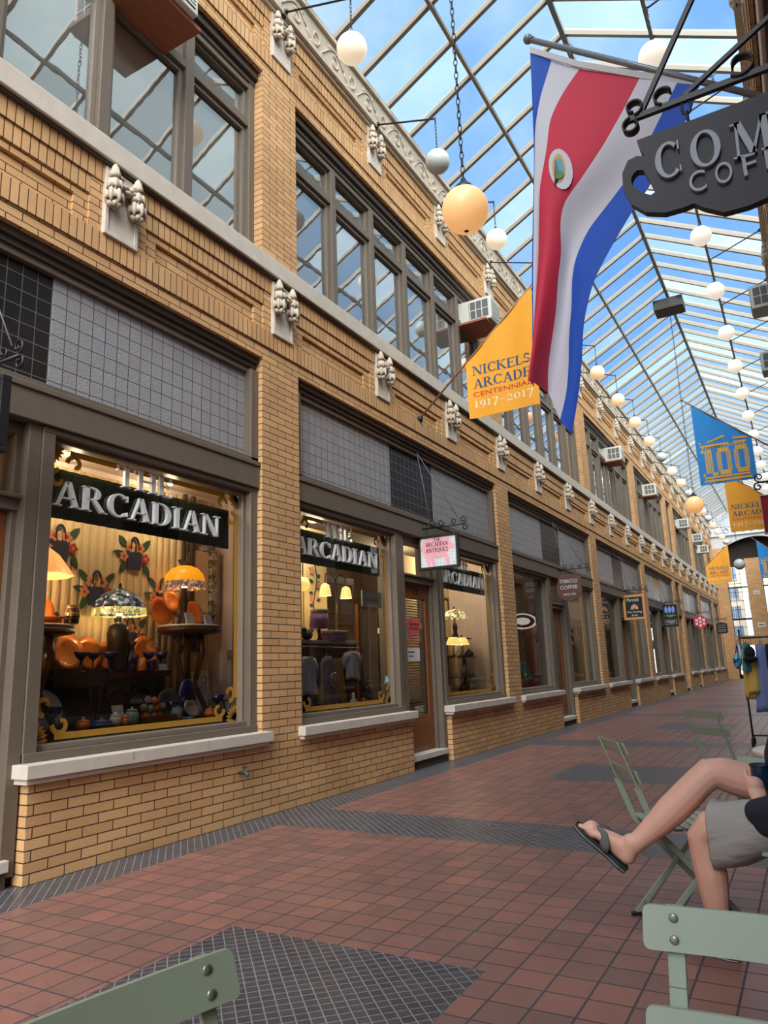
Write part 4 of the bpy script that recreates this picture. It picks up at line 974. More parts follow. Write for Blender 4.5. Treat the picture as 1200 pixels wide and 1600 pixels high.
# hose tap on the brick below the first ledge
t = thing('hose_tap', 'small corroded hose tap on the brick below the first ledge', 'tap', (0, 5.08, .41))
m = MB(); m.tube([(0, 0, 0), (.07, 0, 0), (.09, 0, -.03)], .014, 8); m.lathe([(.035, 0), (.035, .008)], (0, 0, 0), 10); m.build('body', mat('verdigris', (70, 92, 92), .5, .4), t)
m = MB(); m.tube([(.05, 0, 0), (.05, .0, .045)], .006, 6); m.bar((.05, -.03, .045), (.05, .03, .045), .012, .008); m.build('handle', mat('verdigris', (0, 0, 0)), t)

# ------------------------------------------------------------------ first display window: shell
Y0, Y1, XB, ZF = 3.02, 5.64, -.74, .88
QUILT = mat('quilted_cream', (232, 208, 160), .9, var=.08, scale=26, bump=.6, stretch=(1, 3, .5))
PINKW = mat('pale_pink_plaster', (222, 206, 198), .85, var=.04)
for nm, bx_, mt in (('wall_display_back', (XB - .06, XB - .02, Y0 - .2, Y1, .3, 3.2), PINKW), ('wall_display_right', (XB - .02, -.31, Y1, Y1 + .04, .3, 3.2), PINKW), ('wall_display_left', (XB - .02, -.31, Y0 - .25, Y0 - .21, .3, 3.2), PINKW), ('ceiling_display', (XB - .02, -.31, Y0 - .2, Y1, 3.0, 3.05), PINKW), ('floor_display', (XB - .02, -.29, Y0 - .2, Y1, ZF - .06, ZF), mat('display_cloth', (36, 30, 30), .9))):
    m = MB(); m.box(*bx_); m.build(nm, mt, kind='structure')
q = thing('quilt', 'cream quilt of flower baskets hung behind the large display window', 'quilt', (XB + .003, 4.2, 2.0))
m = MB(); nn = 30
for i in range(nn):
    a = -1.16 + 2.46 * i / nn; b = -1.16 + 2.46 * (i + 1) / nn; o = .006 * sin(i * 1.3); o2 = .006 * sin((i + 1) * 1.3)
    m.add([(o, a, -1.05), (o2, b, -1.05), (o2, b, .95), (o, a, .95), (o - .015, a, -1.05), (o2 - .015, b, -1.05), (o2 - .015, b, .95), (o - .015, a, .95)], [(0, 1, 2, 3), (4, 7, 6, 5), (0, 4, 5, 1), (2, 6, 7, 3), (0, 3, 7, 4), (1, 5, 6, 2)], 0, True)
m.build('cloth', QUILT, q)
LEAF = mat('applique_green', (60, 84, 58), .9, var=.2); BLUEB = mat('applique_navy', (52, 56, 84), .9, var=.15); FLOW = mat('applique_peach', (226, 160, 116), .9); FLR = mat('applique_red', (186, 70, 56), .9)
for (y, z) in ((-.47, .31), (.29, .31), (1.04, .31), (-.10, -.03), (.64, -.03), (1.15, -.03), (-.47, -.40), (.27, -.40), (1.0, -.40)):
    m = MB(); fq = lambda a, b, d, y=y, z=z: (.008 + d, y + a, z + b)
    m.prism([(-.07, -.14), (.07, -.14), (.09, .02), (-.09, .02)], fq, 0, .008, 1)
    m.tube([fq(.045 * cos(a), .04 + .11 * sin(a) ** .7 if sin(a) > 0 else .04, .004) for a in [PI * j / 10 for j in range(11)]], .011, 5, 1)
    for cx, cz, an in ((-.13, .10, 2.3), (.13, .10, .8), (-.16, -.01, 2.9), (-.12, -.12, 4.2), (.14, -.13, 5.2)):
        m.prism([(cx + u * cos(an) - v * sin(an), cz + u * sin(an) + v * cos(an)) for u, v in ((-.06, 0), (-.02, .03), (.03, .025), (.07, 0), (.03, -.025), (-.02, -.03))], fq, 0, .006, 0)
    for k, (cx, cz) in enumerate(((-.06, .06), (.06, .06), (-.12, -.03), (.12, -.03))):
        m.prism([(cx + .042 * (1 + .22 * cos(5 * a)) * cos(a), cz + .042 * (1 + .22 * cos(5 * a)) * sin(a)) for a in [2 * PI * j / 20 for j in range(20)]], fq, 0, .010, 2 if k < 3 else 3)
        m.prism([(cx + .013 * cos(a), cz + .013 * sin(a)) for a in [2 * PI * j / 8 for j in range(8)]], fq, 0, .014, 3 if k < 3 else 2)
    m.build('basket_applique', [LEAF, BLUEB, FLOW, FLR], q)
# ---- furniture in the window
MARB = mat('white_marble', (222, 216, 208), .25, var=.06, scale=6)
def point(x, y, z, w, col=(1, .62, .28), r=.03):
    l = bpy.data.lights.new('bulb', 'POINT'); l.energy = w; l.color = col; l.shadow_soft_size = r
    o = bpy.data.objects.new('bulb', l); C.objects.link(o); o.location = (x, y, z); return o
def pier_table(x, y, z, r, label, mirror=False):
    t = thing('marble_top_table', label, 'table', (x, y, ZF))
    h = z - ZF
    m = MB(); m.lathe([(r, h - .02), (r + .008, h - .01), (r, h)], n=28, sy=1.25); m.build('marble_top', MARB, t)
    m = MB(); m.lathe([(r - .03, h - .075), (r + .01, h - .06), (r, h - .02)], n=28, sy=1.25); m.build('apron', WOODD, t)
    for k in range(3):
        a = 2 * PI * k / 3 + .5; px, py = .10 * cos(a), .13 * sin(a)
        m = MB(); m.tube([(px * .9, py * .9, h - .07), (px * 1.1, py * 1.1, h * .7), (px * .5, py * .5, h * .35), (px * 1.6, py * 1.6, .02)], [.032, .026, .020, .026], 8); m.build('leg', WOODD, t)
    return t
pier_table(-.475, 4.93, 1.68, .24, 'oval marble topped table under the amber dome lamp')
pier_table(-.49, 3.40, 1.635, .22, 'marble topped table at the left side of the display window')
t = thing('side_cabinet', 'low carved dark wood cabinet in the middle of the display', 'cabinet', (-.55, 4.14, ZF))
m = MB(); m.box(-.15, .13, -.62, .53, .36, .41); m.build('top', WOODD, t, bevel=.006)
m = MB(); m.box(-.14, .10, -.18, .48, .02, .36); m.box(.10, .115, -.14, .44, .26, .34)
m.tube([(.115, -.02 + .1 * cos(a), .2 + .08 * sin(a)) for a in [PI * j / 8 for j in range(9)]], .01, 5); m.tube([(.115, .22 + .1 * cos(a), .2 + .08 * sin(a)) for a in [PI * j / 8 for j in range(9)]], .01, 5); m.build('body', mat('ebonised', (30, 18, 14), .4), t)
m = MB(); m.tube([(.08, -.17, .36), (.08, -.17, 0)], .02, 8); m.build('leg', WOODD, t); m = MB(); m.tube([(.08, .48, .36), (.08, .48, 0)], .02, 8); m.build('leg', WOODD, t)
m = MB(); m.box(-.12, .08, -.58, -.2, .02, .36, 0); m.build('recess_dark_block', mat('recess_shade', (8, 6, 6), .9), t)  # solid near-black block paints the shade of the open space under the top
m = MB(); m.box(-.14, .14, -.63, -.14, .40, .43); m.box(.13, .145, -.63, -.15, .30, .43); m.build('runner', mat('lace_black', (30, 28, 28), .9), t)
ZC = ZF + .41
# ---- lamps
def lamp(x, y, z0, label, shade_prof, shade_mat, body_prof, body_mat, w, bulb_dz, col=(1, .62, .28), band=None, n=24):
    t = thing('table_lamp', label, 'lamp', (x, y, z0))
    m = MB(); m.lathe(body_prof, n=16); m.build('body', body_mat, t)
    m = MB(); m.lathe(shade_prof, n=n, caps=False); m.build('shade', shade_mat, t, fix=False)
    top = shade_prof[-1][1]
    m = MB(); m.lathe([(.022, top - .004), (.012, top + .012), (.014, top + .03), (.003, top + .045)], n=10); m.build('finial', IRON, t)
    if band: m = MB(); m.lathe(band[0], n=n, caps=False); m.build('band', band[1], t, fix=False)
    m = MB(); m.ball((0, 0, bulb_dz), .028, 10, 8); m.build('light_bulb', emit('bulb_glow', (255, 226, 170), 6.0), t)
    p = point(0, 0, bulb_dz - .05, w, col); p.parent = t; return t
AMB = emit('amber_glass', (255, 156, 22), .85, (220, 150, 40)); PEACH = emit('peach_glass', (255, 168, 84), .9, (230, 180, 130))
TIFB = stained('leaded_blue_glass', ((40, 66, 82), (70, 110, 130), (30, 44, 54), (120, 160, 170), (60, 50, 90), (190, 200, 190)), .35, 11); TIFY = stained('leaded_yellow_glass', ((232, 206, 110), (206, 190, 120), (160, 150, 80), (240, 226, 160)), 1.0, 12)
BRZ = mat('dark_bronze', (52, 44, 32), .35, .5)
lamp(-.46, 4.12, ZC, 'lamp with a blue leaded glass shade and tall dark ribbed body, centre of display', [(.215, .455), (.212, .50), (.185, .56), (.125, .62), (.055, .65), (.02, .665)], TIFB, [(.06, 0), (.065, .02), (.082, .16), (.088, .30), (.07, .36), (.02, .385), (.018, .47)], BRZ, 13, .46, band=([(.218, .44), (.217, .46), (.213, .50)], TIFY))
lamp(-.52, 4.90, 1.68, 'lamp with an amber dome shade on the oval marble table', [(.185, .39), (.182, .42), (.165, .47), (.12, .52), (.06, .545), (.03, .55)], AMB, [(.075, 0), (.07, .02), (.03, .05), (.028, .14), (.04, .22), (.03, .30), (.018, .36), (.02, .42)], BRZ, 34, .36, (1, .62, .24), band=([(.188, .335), (.187, .36), (.185, .40)], stained('floral_band', ((226, 190, 140), (150, 120, 110), (210, 160, 120), (120, 96, 90)), .5, 12)))
lamp(-.455, 3.34, 1.64, 'lamp with a peach panel shade at the left side of display', [(.27, .345), (.26, .36), (.16, .50), (.07, .57), (.03, .58)], PEACH, [(.07, 0), (.06, .02), (.02, .05), (.018, .36), (.02, .42)], BRZ, 30, .35, (1, .62, .3), n=8)
for y, w_ in ((3.6, 5), (4.6, 5)):  # unseen lights added above the display to brighten the quilt
    t = thing('added_display_light', '%s unseen light added behind the valance to brighten the large display window' % ('left' if y < 4 else 'right'), 'light', (-.42, y, 2.93)); m = MB(); m.lathe([(.03, .07), (.045, 0), (.04, 0)], n=12); m.build('body', BRZ, t); m = MB(); m.ball((0, 0, .012), .026, 10, 8); m.build('light_bulb', emit('bulb_glow', (255, 226, 170), 6.0), t); p = point(0, 0, -.03, w_ * 2.6, (1, .74, .45), .04); p.parent = t
# ---- dishes
LUSTRE = mat('orange_lustre', (226, 132, 58), .25, .15, var=.12, scale=12, Coat_Weight=.4); COBALT = mat('cobalt_glass', (20, 24, 96), .08, spec=.8); TEALG = mat('pale_teal_glass', (120, 150, 150), .15); BLUEW = mat('blue_white_china', (190, 200, 222), .25, var=.5, scale=16)
def plate(x, y, z, r, mt, label, lean=.22, name='plate', group=None, rz=0.0):
    t = MB(); t.lathe([(.001, .0), (r * .55, .0), (r * .66, .012), (r, .022), (r, .028), (r * .64, .02), (r * .5, .009), (.001, .008)], n=26, caps=False)
    o = t.build(name, mt); o.location = (x, y, z + r * cos(lean)); o.rotation_euler = (0, PI / 2 - lean, rz); return tag(o, label, 'plate', group)
def goblet(x, y, z, label, s=1.0, group='cobalt glasses in the display window', mt=None):
    t = MB(); t.lathe([(.034, 0), (.032, .006), (.006, .012), (.005, .075), (.012, .08), (.035, .10), (.052, .135), (.049, .135), (.03, .104), (.001, .088)], n=16, caps=False)
    o = t.build('goblet', mt or COBALT); o.location = (x, y, z); o.scale = (s, s, s); return tag(o, label, 'glass', group)
PL = 'orange plates in the display window'
plate(-.60, 3.75, ZC, .145, LUSTRE, 'orange lustre plate at the left end of the low cabinet', group=PL); plate(-.64, 3.97, ZC, .14, LUSTRE, 'orange lustre plate second from the left on the low cabinet', group=PL); plate(-.65, 4.15, ZC, .12, LUSTRE, 'orange lustre plate partly behind the ribbed lamp body', group=PL); plate(-.60, 4.52, ZC, .15, LUSTRE, 'orange lustre plate right of the blue vase on the low cabinet', group=PL)
plate(-.62, 4.70, 1.68, .13, LUSTRE, 'orange lustre plate at the left back of the oval table', group=PL); plate(-.58, 4.78, 1.80, .10, LUSTRE, 'orange plate raised behind the lamp stem on the oval table', group=PL); plate(-.58, 5.06, 1.68, .12, LUSTRE, 'orange lustre plate right of the lamp stem on the oval table', group=PL)
plate(-.60, 3.50, 1.64, .11, LUSTRE, 'orange lustre plate on the left marble table', group=PL)
for i, (x, y, w) in enumerate(((-.42, 3.745, 'first from the left on the low cabinet'), (-.46, 3.89, 'second from the left on the low cabinet'), (-.44, 4.03, 'just left of the ribbed lamp body'), (-.45, 4.44, 'just right of the blue vase'), (-.46, 4.585, 'at the right end of the low cabinet'))): goblet(x, y, ZC, 'cobalt blue goblet %s' % w, 1.12)
for i, (x, y, w) in enumerate(((-.40, 4.72, 'at the left of the oval table'), (-.40, 4.86, 'before the lamp stem on the oval table'), (-.36, 5.10, 'at the right edge of the oval table'))): goblet(x, y, 1.68, 'small cobalt goblet %s' % w, .7)
t = MB(); t.lathe([(.05, 0), (.055, .01), (.075, .06), (.07, .12), (.035, .15), (.03, .19), (.05, .235), (.046, .235), (.02, .18), (.001, .17)], n=20, caps=False); o = t.build('vase', COBALT); o.location = (-.46, 4.25, ZC); tag(o, 'cobalt blue vase beside the ribbed lamp body', 'vase')
t = thing('tankard', 'orange lustre tankard right of the blue vase', 'mug', (-.38, 4.30, ZC)); m = MB(); m.lathe([(.036, 0), (.04, .01), (.036, .10), (.034, .10), (.03, .01), (.001, .008)], n=16, caps=False); m.build('body', LUSTRE, t); m = MB(); m.tube([(0, .036 + .028 * sin(a), .05 + .032 * cos(a)) for a in [PI * j / 8 for j in range(9)]], .006, 6); m.build('handle', LUSTRE, t)
t = thing('creamer', 'small dark jug in front of the right plate on the low cabinet', 'jug', (-.37, 4.40, ZC)); m = MB(); m.lathe([(.025, 0), (.042, .03), (.036, .07), (.04, .09), (.036, .09), (.001, .03)], n=14, caps=False); m.build('body', COBALT, t); m = MB(); m.tube([(0, -.034 - .02 * sin(a), .05 + .025 * cos(a)) for a in [PI * j / 8 for j in range(9)]], .005, 6); m.build('handle', COBALT, t)
t = MB(); t.lathe([(.05, 0), (.075, .03), (.10, .045), (.096, .05), (.05, .01), (.001, .008)], n=20, caps=False); o = t.build('bowl', LUSTRE); o.location = (-.42, 3.46, 1.64); tag(o, 'orange lustre bowl on the left marble table', 'bowl')
t = MB(); t.lathe([(.05, 0), (.055, .02), (.055, .05), (.062, .055), (.055, .06), (.055, .09), (.04, .12), (.042, .14), (.038, .14), (.03, .1), (.001, .02)], n=18, caps=False); o = t.build('jar', prism_mat('banded_jar', (60, 52, 46), (190, 160, 110), .04, .3, .05)); o.location = (-.36, 3.60, 1.64); tag(o, 'dark banded jar on the left marble table', 'jar')
def card(x, y, z, w, h, mt, label, lean=.25, rz=0.0, pic=None):
    t = thing('framed_card', label, 'picture', (x, y, z), rz)
    m = MB(); m.add([(-lean * h * .0, -w / 2, 0), (0, w / 2, 0), (-lean * h, w / 2, h), (-lean * h, -w / 2, h), (-.012, -w / 2, 0), (-.012, w / 2, 0), (-.012 - lean * h, w / 2, h), (-.012 - lean * h, -w / 2, h)], [(0, 1, 2, 3), (4, 7, 6, 5), (0, 4, 5, 1), (1, 5, 6, 2), (2, 6, 7, 3), (3, 7, 4, 0)]); m.build('board', mt, t)
    k = .12; m = MB(); f = lambda a, b: (.002 - lean * h * b, -w / 2 + w * a, h * b); m.add([f(k, k), f(1 - k, k), f(1 - k, 1 - k), f(k, 1 - k)], [(0, 1, 2, 3)]); m.build('print', pic or BLUEW, t, fix=False); return t
card(-.33, 4.80, 1.68, .10, .10, MARB, 'small white card before the lamp on the oval table'); card(-.33, 5.03, 1.68, .09, .09, MARB, 'small white card at the right of the oval table')
card(-.36, 4.52, ZC, .08, .05, MARB, 'tiny white price card on the low cabinet')
# picture frame and clock on the right wall, wooden easel strips
t = thing('framed_mirror', 'pale floral framed mirror behind the amber dome lamp', 'frame', (XB + .02, 5.30, 2.14)); m = MB()
for y0, y1, z0, z1 in ((-.21, .21, .30, .37), (-.21, .21, -.37, -.30), (-.21, -.13, -.3, .3), (.13, .21, -.3, .3)): m.box(0, .035, y0, y1, z0, z1)
m.build('frame', stained('floral_frame', ((206, 200, 180), (170, 168, 150), (226, 214, 190), (120, 130, 110)), .0, 9), t, bevel=.004); m = MB(); m.box(0, .012, -.13, .13, -.3, .3); m.build('mirror', mat('mirror_glass', (220, 200, 170), .08, .9), t)
for i, y in enumerate((5.02, 5.13)):
    m = MB(); m.box(XB + .07, XB + .10, y - .018, y + .018, 1.7, 2.95); tag(m.build('easel_post', mat('easel_wood', (60, 46, 36), .6)), '%s dark upright post behind the amber dome lamp' % ('left' if i == 0 else 'right'), 'post')
card(-.62, 5.30, ZF, .22, .40, MARB, 'tall white board printed with two red flowers at lower right', .2, 0, stained('tile_panel', ((226, 220, 206), (200, 120, 80), (226, 220, 206), (90, 100, 160)), .0, 5))
# ---- bottom row
plate(-.48, 5.02, ZF, .17, BLUEW, 'large blue and white plate at the lower right of the display', .3); plate(-.42, 3.44, ZF, .15, BLUEW, 'blue and white plate at the lower left corner of the display', .3); plate(-.36, 4.58, ZF, .13, mat('green_china', (70, 84, 70), .3, var=.5, scale=14), 'dark flowered plate under the low cabinet', .25)
t = MB(); t.ball((0, 0, .17), .14, 20, 14, sc=(.35, .75, 1.2)); o = t.build('cobalt_charger', COBALT); o.location = (-.36, 4.79, ZF); tag(o, 'deep cobalt oval dish standing at the lower right of the cabinet', 'dish')
goblet(-.36, 5.18, ZF, 'large cobalt goblet before the tall white board', 1.3); goblet(-.31, 3.46, ZF, 'wide cobalt cup at the lower left corner', 1.25); goblet(-.33, 4.60, ZF + .0, 'cobalt goblet right of the orange fruit', 1.1)
t = thing('fruit_tray', 'wooden tray at the bottom of the display under the fruit', 'tray', (-.34, 4.42, ZF)); m = MB(); m.box(-.08, .08, -.22, .24, 0, .01); m.build('base', WOODDOOR, t); m = MB(); m.box(.07, .08, -.22, .24, .01, .05); m.box(-.08, -.07, -.22, .24, .01, .05); m.box(-.08, .08, -.22, -.21, .01, .05); m.box(-.08, .08, .23, .24, .01, .05); m.build('rim', WOODDOOR, t)
FR = mat('glass_fruit_orange', (214, 88, 24), .2); FG = mat('glass_fruit_grey', (120, 124, 116), .2)
for i, (y, z, mt) in enumerate(((4.33, .04, FR), (4.40, .04, FG), (4.47, .04, FR), (4.36, .10, FG), (4.43, .10, FR), (4.40, .16, FR), (4.30, .11, FG), (4.49, .11, FG), (4.345, .17, FG))):
    m = MB(); m.ball((0, 0, .032), .032, 12, 8); o = m.build('ornament_fruit', mt); o.location = (-.34 + .015 * (i % 2), y, ZF + z - .025); tag(o, '%s glass fruit %s in the pile on the wooden tray' % ('orange' if mt is FR else 'grey', ['at lower left', 'low in the middle', 'at lower right', 'at middle left', 'at middle right', 'on top', 'far left', 'far right', 'at upper left'][i]), 'ornament', 'glass fruit on the tray')
jars = [(-.30, 3.70, .055, .05, LUSTRE, 'orange lidded box beside the lower left plate'), (-.30, 3.86, .09, .035, mat('blue_dish', (40, 84, 130), .3), 'long blue boat shaped dish near the lower left'), (-.30, 3.99, .045, .07, MARB, 'cream jug below the left of the cabinet'), (-.28, 4.13, .055, .10, TEALG, 'pale glass jar with a lid, bottom middle'), (-.30, 4.62, .05, .09, TEALG, 'pale glass jar with orange base right of the fruit tray'), (-.28, 4.07, .03, .05, LUSTRE, 'tiny orange pot at the bottom middle'), (-.26, 4.98, .055, .05, LUSTRE, 'orange pot before the large blue and white plate')]
for x, y, r, h, mt, lab in jars:
    t = thing('jar', lab, 'jar', (x, y, ZF)); m = MB(); m.lathe([(r * .7, 0), (r, h * .3), (r, h * .75), (r * .8, h)], n=16); m.build('body', mt, t); m = MB(); m.lathe([(r * .85, h), (r * .8, h + .012), (r * .2, h + .02), (r * .15, h + .035)], n=14); m.build('lid', mt, t)
plate(-.30, 4.78, ZF, .085, mat('silver_plate', (190, 190, 180), .2, .8), 'small silver plate leaning at the lower right', .5)
card(-.28, 4.02, ZF + .02, .10, .13, mat('cream_tile', (206, 200, 160), .4), 'small cream tile propped at the bottom of the display', .3); card(-.30, 5.28, ZF, .09, .13, BLACKF, 'small black framed photograph at the lower right corner', .3)
t = MB(); t.box(-.01, .01, -.07, .07, 0, .02); t.box(-.06, .04, -.012, .012, .0, .016); o = t.build('folded_fan', mat('pale_blue_glass', (150, 176, 206), .2)); o.location = (-.26, 4.72, ZF); tag(o, 'pale blue glass cross piece lying at bottom right', 'ornament')
# the quilt gets a plug and lead on the side wall
t = thing('wall_socket', 'brown power adaptor on the pale side wall below the oval table', 'socket', (-.58, Y1, 1.42)); m = MB(); m.box(-.04, .04, -.04, 0, -.05, .05); m.build('plug', mat('adaptor_brown', (110, 92, 60), .5), t); m = MB(); m.tube([(0, -.02, -.05), (.01, -.03, -.25), (-.01, -.03, -.5)], .005, 5); m.build('lead', IRON, t)
# ------------------------------------------------------------------ shop interiors of the two nearest bays
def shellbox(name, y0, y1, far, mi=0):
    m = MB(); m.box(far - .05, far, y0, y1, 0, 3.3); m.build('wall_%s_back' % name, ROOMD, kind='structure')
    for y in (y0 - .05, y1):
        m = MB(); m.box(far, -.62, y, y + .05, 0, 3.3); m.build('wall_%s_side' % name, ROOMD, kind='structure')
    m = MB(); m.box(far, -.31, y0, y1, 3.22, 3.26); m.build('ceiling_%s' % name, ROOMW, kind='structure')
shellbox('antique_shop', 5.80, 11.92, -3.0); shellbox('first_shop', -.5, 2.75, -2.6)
CREAMW = mat('cream_wallpaper', (226, 204, 156), .9, var=.05, scale=8)
# window left of door 13
m = MB(); m.box(-.95, -.28, 5.99, 8.20, .70, .78); m.build('floor_display', mat('display_board', (70, 54, 42), .8), kind='structure')
m = MB(); m.box(-.90, -.86, 5.99, 7.72, .78, 3.0); m.build('wall_display_cream', CREAMW, kind='structure')
vq = thing('vine_hanging', 'cream hanging with a climbing rose vine left of the twin lamps', 'quilt', (-.84, 7.42, 2.2))
m = MB(); m.box(-.008, .0, -.22, .22, -.62, .62); m.build('cloth', QUILT, vq)
m = MB(); fv = lambda a, b, d: (d, a, b); m.tube([(.008, .04 * sin(9 * z), z) for z in [-.5 + 1.0 * i / 24 for i in range(25)]], .008, 5)
for i in range(14):
    z = -.48 + .075 * i; s = 1 if i % 2 else -1; m.prism([(s * .03 + s * u, z + v) for u, v in ((0, 0), (.04, .035), (.09, .02), (.05, -.02))], fv, .001, .008)
m.build('vine', LEAF, vq); m = MB()
for i in range(6):
    z = -.42 + .17 * i; s = .08 if i % 2 else -.05; m.prism([(s + .05 * (1 + .2 * cos(5 * a)) * cos(a), z + .05 * (1 + .2 * cos(5 * a)) * sin(a)) for a in [2 * PI * j / 20 for j in range(20)]], fv, .001, .012)
m.build('rose', mat('rose_pink', (206, 140, 130), .9), vq)
t = thing('dresser', 'dark wooden dresser with a white marble top in the window left of door 13', 'dresser', (-.62, 7.05, .78))
m = MB(); m.box(-.22, .18, -.78, .74, .765, .805); m.build('top', MARB, t, bevel=.006); m = MB(); m.box(-.21, .14, -.76, .72, .0, .77); m.build('body', WOODD, t)
for s in (-.38, .36):
    m = MB(); m.box(.14, .155, s - .34, s + .34, .54, .74); dr = m.build('drawer', WOODD, t, bevel=.006); m = MB(); m.ball((.17, s, .64), .022, 10, 8); m.build('knob', BRZ, dr)
t = thing('twin_lamp', 'brass lamp with two frilled glass shades on the marble dresser', 'lamp', (-.58, 7.50, 1.58))
m = MB(); m.lathe([(.08, 0), (.06, .02), (.015, .05), (.012, .78)], n=12); m.tube([(0, 0, .76), (0, -.12, .84), (0, -.22, .80), (0, -.23, .70)], .009, 6); m.tube([(0, 0, .76), (0, .12, .84), (0, .22, .80), (0, .23, .70)], .009, 6); m.build('stand', BRZ, t)
SHG = emit('frosted_shade', (255, 206, 110), 1.1, (240, 220, 170))
for s in (-1, 1):
    m = MB(); m.lathe([(.075, .54), (.07, .57), (.062, .62), (.05, .67), (.02, .69)], (0, s * .23, 0), 16, caps=False); m.build('shade', SHG, t, fix=False); p = point(0, s * .23, .5, 1.6, (1, .72, .36)); p.parent = t
m = MB(); m.ball((0, 0, 0), .085, 18, 12); o = m.build('globe_lamp', SHG); o.location = (-.70, 6.98, 2.25); tag(o, 'round glowing globe at the left edge of the window left of door 13', 'lamp'); m = MB(); m.tube([(0, 0, .085), (0, 0, .97)], .006, 5); m.build('stem', BRZ, o)
LIL = mat('lilac_silk', (150, 110, 164), .7); GREYL = mat('grey_linen', (206, 204, 200), .85)
t = thing('lampshade', 'purple lampshade with a pale rim standing on the marble dresser', 'lampshade', (-.50, 7.02, 1.58)); m = MB(); m.lathe([(.115, .14), (.10, .32)], n=20); m.build('shade', LIL, t); m = MB(); m.lathe([(.102, .32), (.104, .36), (.09, .36)], n=20); m.build('rim', GREYL, t); m = MB(); m.lathe([(.05, 0), (.02, .03), (.015, .14)], n=12); m.build('foot', BRZ, t)
t = thing('tureen', 'lidded pale box with purple sides on the marble dresser', 'box', (-.48, 7.28, 1.58)); m = MB(); m.box(-.09, .09, -.15, .15, 0, .09); m.build('body', LIL, t, bevel=.01); m = MB(); m.box(-.1, .1, -.16, .16, .09, .12); m.build('lid', GREYL, t, bevel=.008)
m = MB(); m.ball((0, 0, .06), .075, 12, 8, sc=(.8, 1.1, .8)); m.ball((.0, -.06, .11), .035, 8, 6); o = m.build('black_ornament', BLACKF); o.location = (-.46, 6.72, 1.58); tag(o, 'rounded black ornament at the left end of the marble dresser', 'ornament')
def garment(name, label, cat, loc, wt, wb, d, zt, zb, mt, rz=0.0, hanger=True, rail=None, group=None, ph=0.0, sleeves=None, waves=6):
    t = thing(name, label, cat, loc, rz, group)
    N, K = 28, 10; vs = []
    for k in range(K + 1):
        u = k / K; w = wt + (wb - wt) * u ** .8
        if k == 0: w *= .55
        z = zt + (zb - zt) * u
        for j in range(N):
            a = 2 * PI * j / N; r = 1 + .22 * u * sin(waves * a + ph)
            vs.append((w / 2 * cos(a) * r, d / 2 * sin(a) * (1 + .5 * u) * r, z + .012 * sin(3 * a + ph) * u))
    fs = [(k * N + j, k * N + (j + 1) % N, (k + 1) * N + (j + 1) % N, (k + 1) * N + j) for k in range(K) for j in range(N)] + [tuple(range(N)), tuple(K * N + j for j in range(N))[::-1]]
    m = MB(); m.add(vs, fs, 0, True)
    if sleeves:
        for s in (-1, 1): m.tube([(s * wt * .38, 0, zt - .04), (s * (wt * .5 + .04), .01, zt - sleeves * .5), (s * (wt * .5 + .05), .02, zt - sleeves)], [.04, .04, .035], 8)
    m.build('cloth', mt, t)
    if hanger:
        m = MB(); m.tube([(-wt * .4, 0, zt - .02), (0, 0, zt + .03), (wt * .4, 0, zt - .02)], .005, 5); rz_ = rail if rail else zt + .1
        m.tube([(0, 0, zt + .03), (0, 0, rz_ - .01), (0, .012, rz_ + .014), (0, .0, rz_ + .02)], .003, 5); m.build('hanger', IRON, t)
    return t
m = MB(); m.tube([(-.38, 6.1, 1.50), (-.38, 7.75, 1.50)], .006, 6); m.tube([(-.38, 6.1, 1.50), (-.38, 6.1, .78)], .008, 6); m.tube([(-.38, 7.75, 1.50), (-.38, 7.75, .78)], .008, 6); tag(m.build('clothes_rail', BRZ), 'thin brass rail of hung clothes in the window left of door 13', 'rail')
GS = 'old clothes hung in the window left of door 13'
garment('hung_shirt', 'white shirt hanging at the left of the window left of door 13', 'shirt', (-.41, 6.64, 0), .28, .32, .08, 1.40, 1.0, mat('lawn_white', (206, 208, 222), .8), PI / 2, True, 1.5, GS, sleeves=.25)
t = garment('hung_dress', 'grey lilac dress with a round lace medallion in the window left of door 13', 'dress', (-.35, 6.95, 0), .20, .36, .09, 1.40, .80, mat('grey_lilac', (130, 116, 128), .85), PI / 2, True, 1.5, GS); m = MB(); m.lathe([(.001, .0), (.075, .0), (.085, .006), (.07, .01), (.001, .01)], n=20)
for k in range(len(m.v)): x, y, z = m.v[k]; m.v[k] = (x, -.085 - z, 1.14 + y)
m.build('medallion', stained('lace_medallion', ((206, 196, 170), (150, 130, 110), (190, 170, 150)), 0, 16), t)
garment('hung_dress', 'mustard yellow dress in the window left of door 13', 'dress', (-.41, 7.23, 0), .18, .30, .09, 1.38, .86, mat('mustard', (164, 130, 62), .85), PI / 2, True, 1.5, GS, ph=1)
garment('hung_shirt', 'white blouse hanging at the right of the window left of door 13', 'shirt', (-.38, 7.52, 0), .26, .24, .08, 1.46, 1.14, mat('lawn_white', (0, 0, 0)), PI / 2, True, 1.5, GS, sleeves=.2, ph=2)
t = thing('display_cabinet', 'tall glazed dark wood cabinet behind the twin lamp', 'cabinet', (-1.3, 8.3, 0)); m = MB(); m.box(-.2, .2, -.45, .45, 0, 2.5, 0); m.build('body', WOODD, t)
for k in range(4): m = MB(); m.box(.2, .215, -.4, .4, .35 + .55 * k, .37 + .55 * k); m.box(.2, .215, -.4, .4, .75 + .55 * k, .77 + .55 * k); m.box(.2, .215, -.4, -.38, .35 + .55 * k, .77 + .55 * k); m.box(.2, .215, .38, .4, .35 + .55 * k, .77 + .55 * k); m.build('door', WOODDOOR, t)
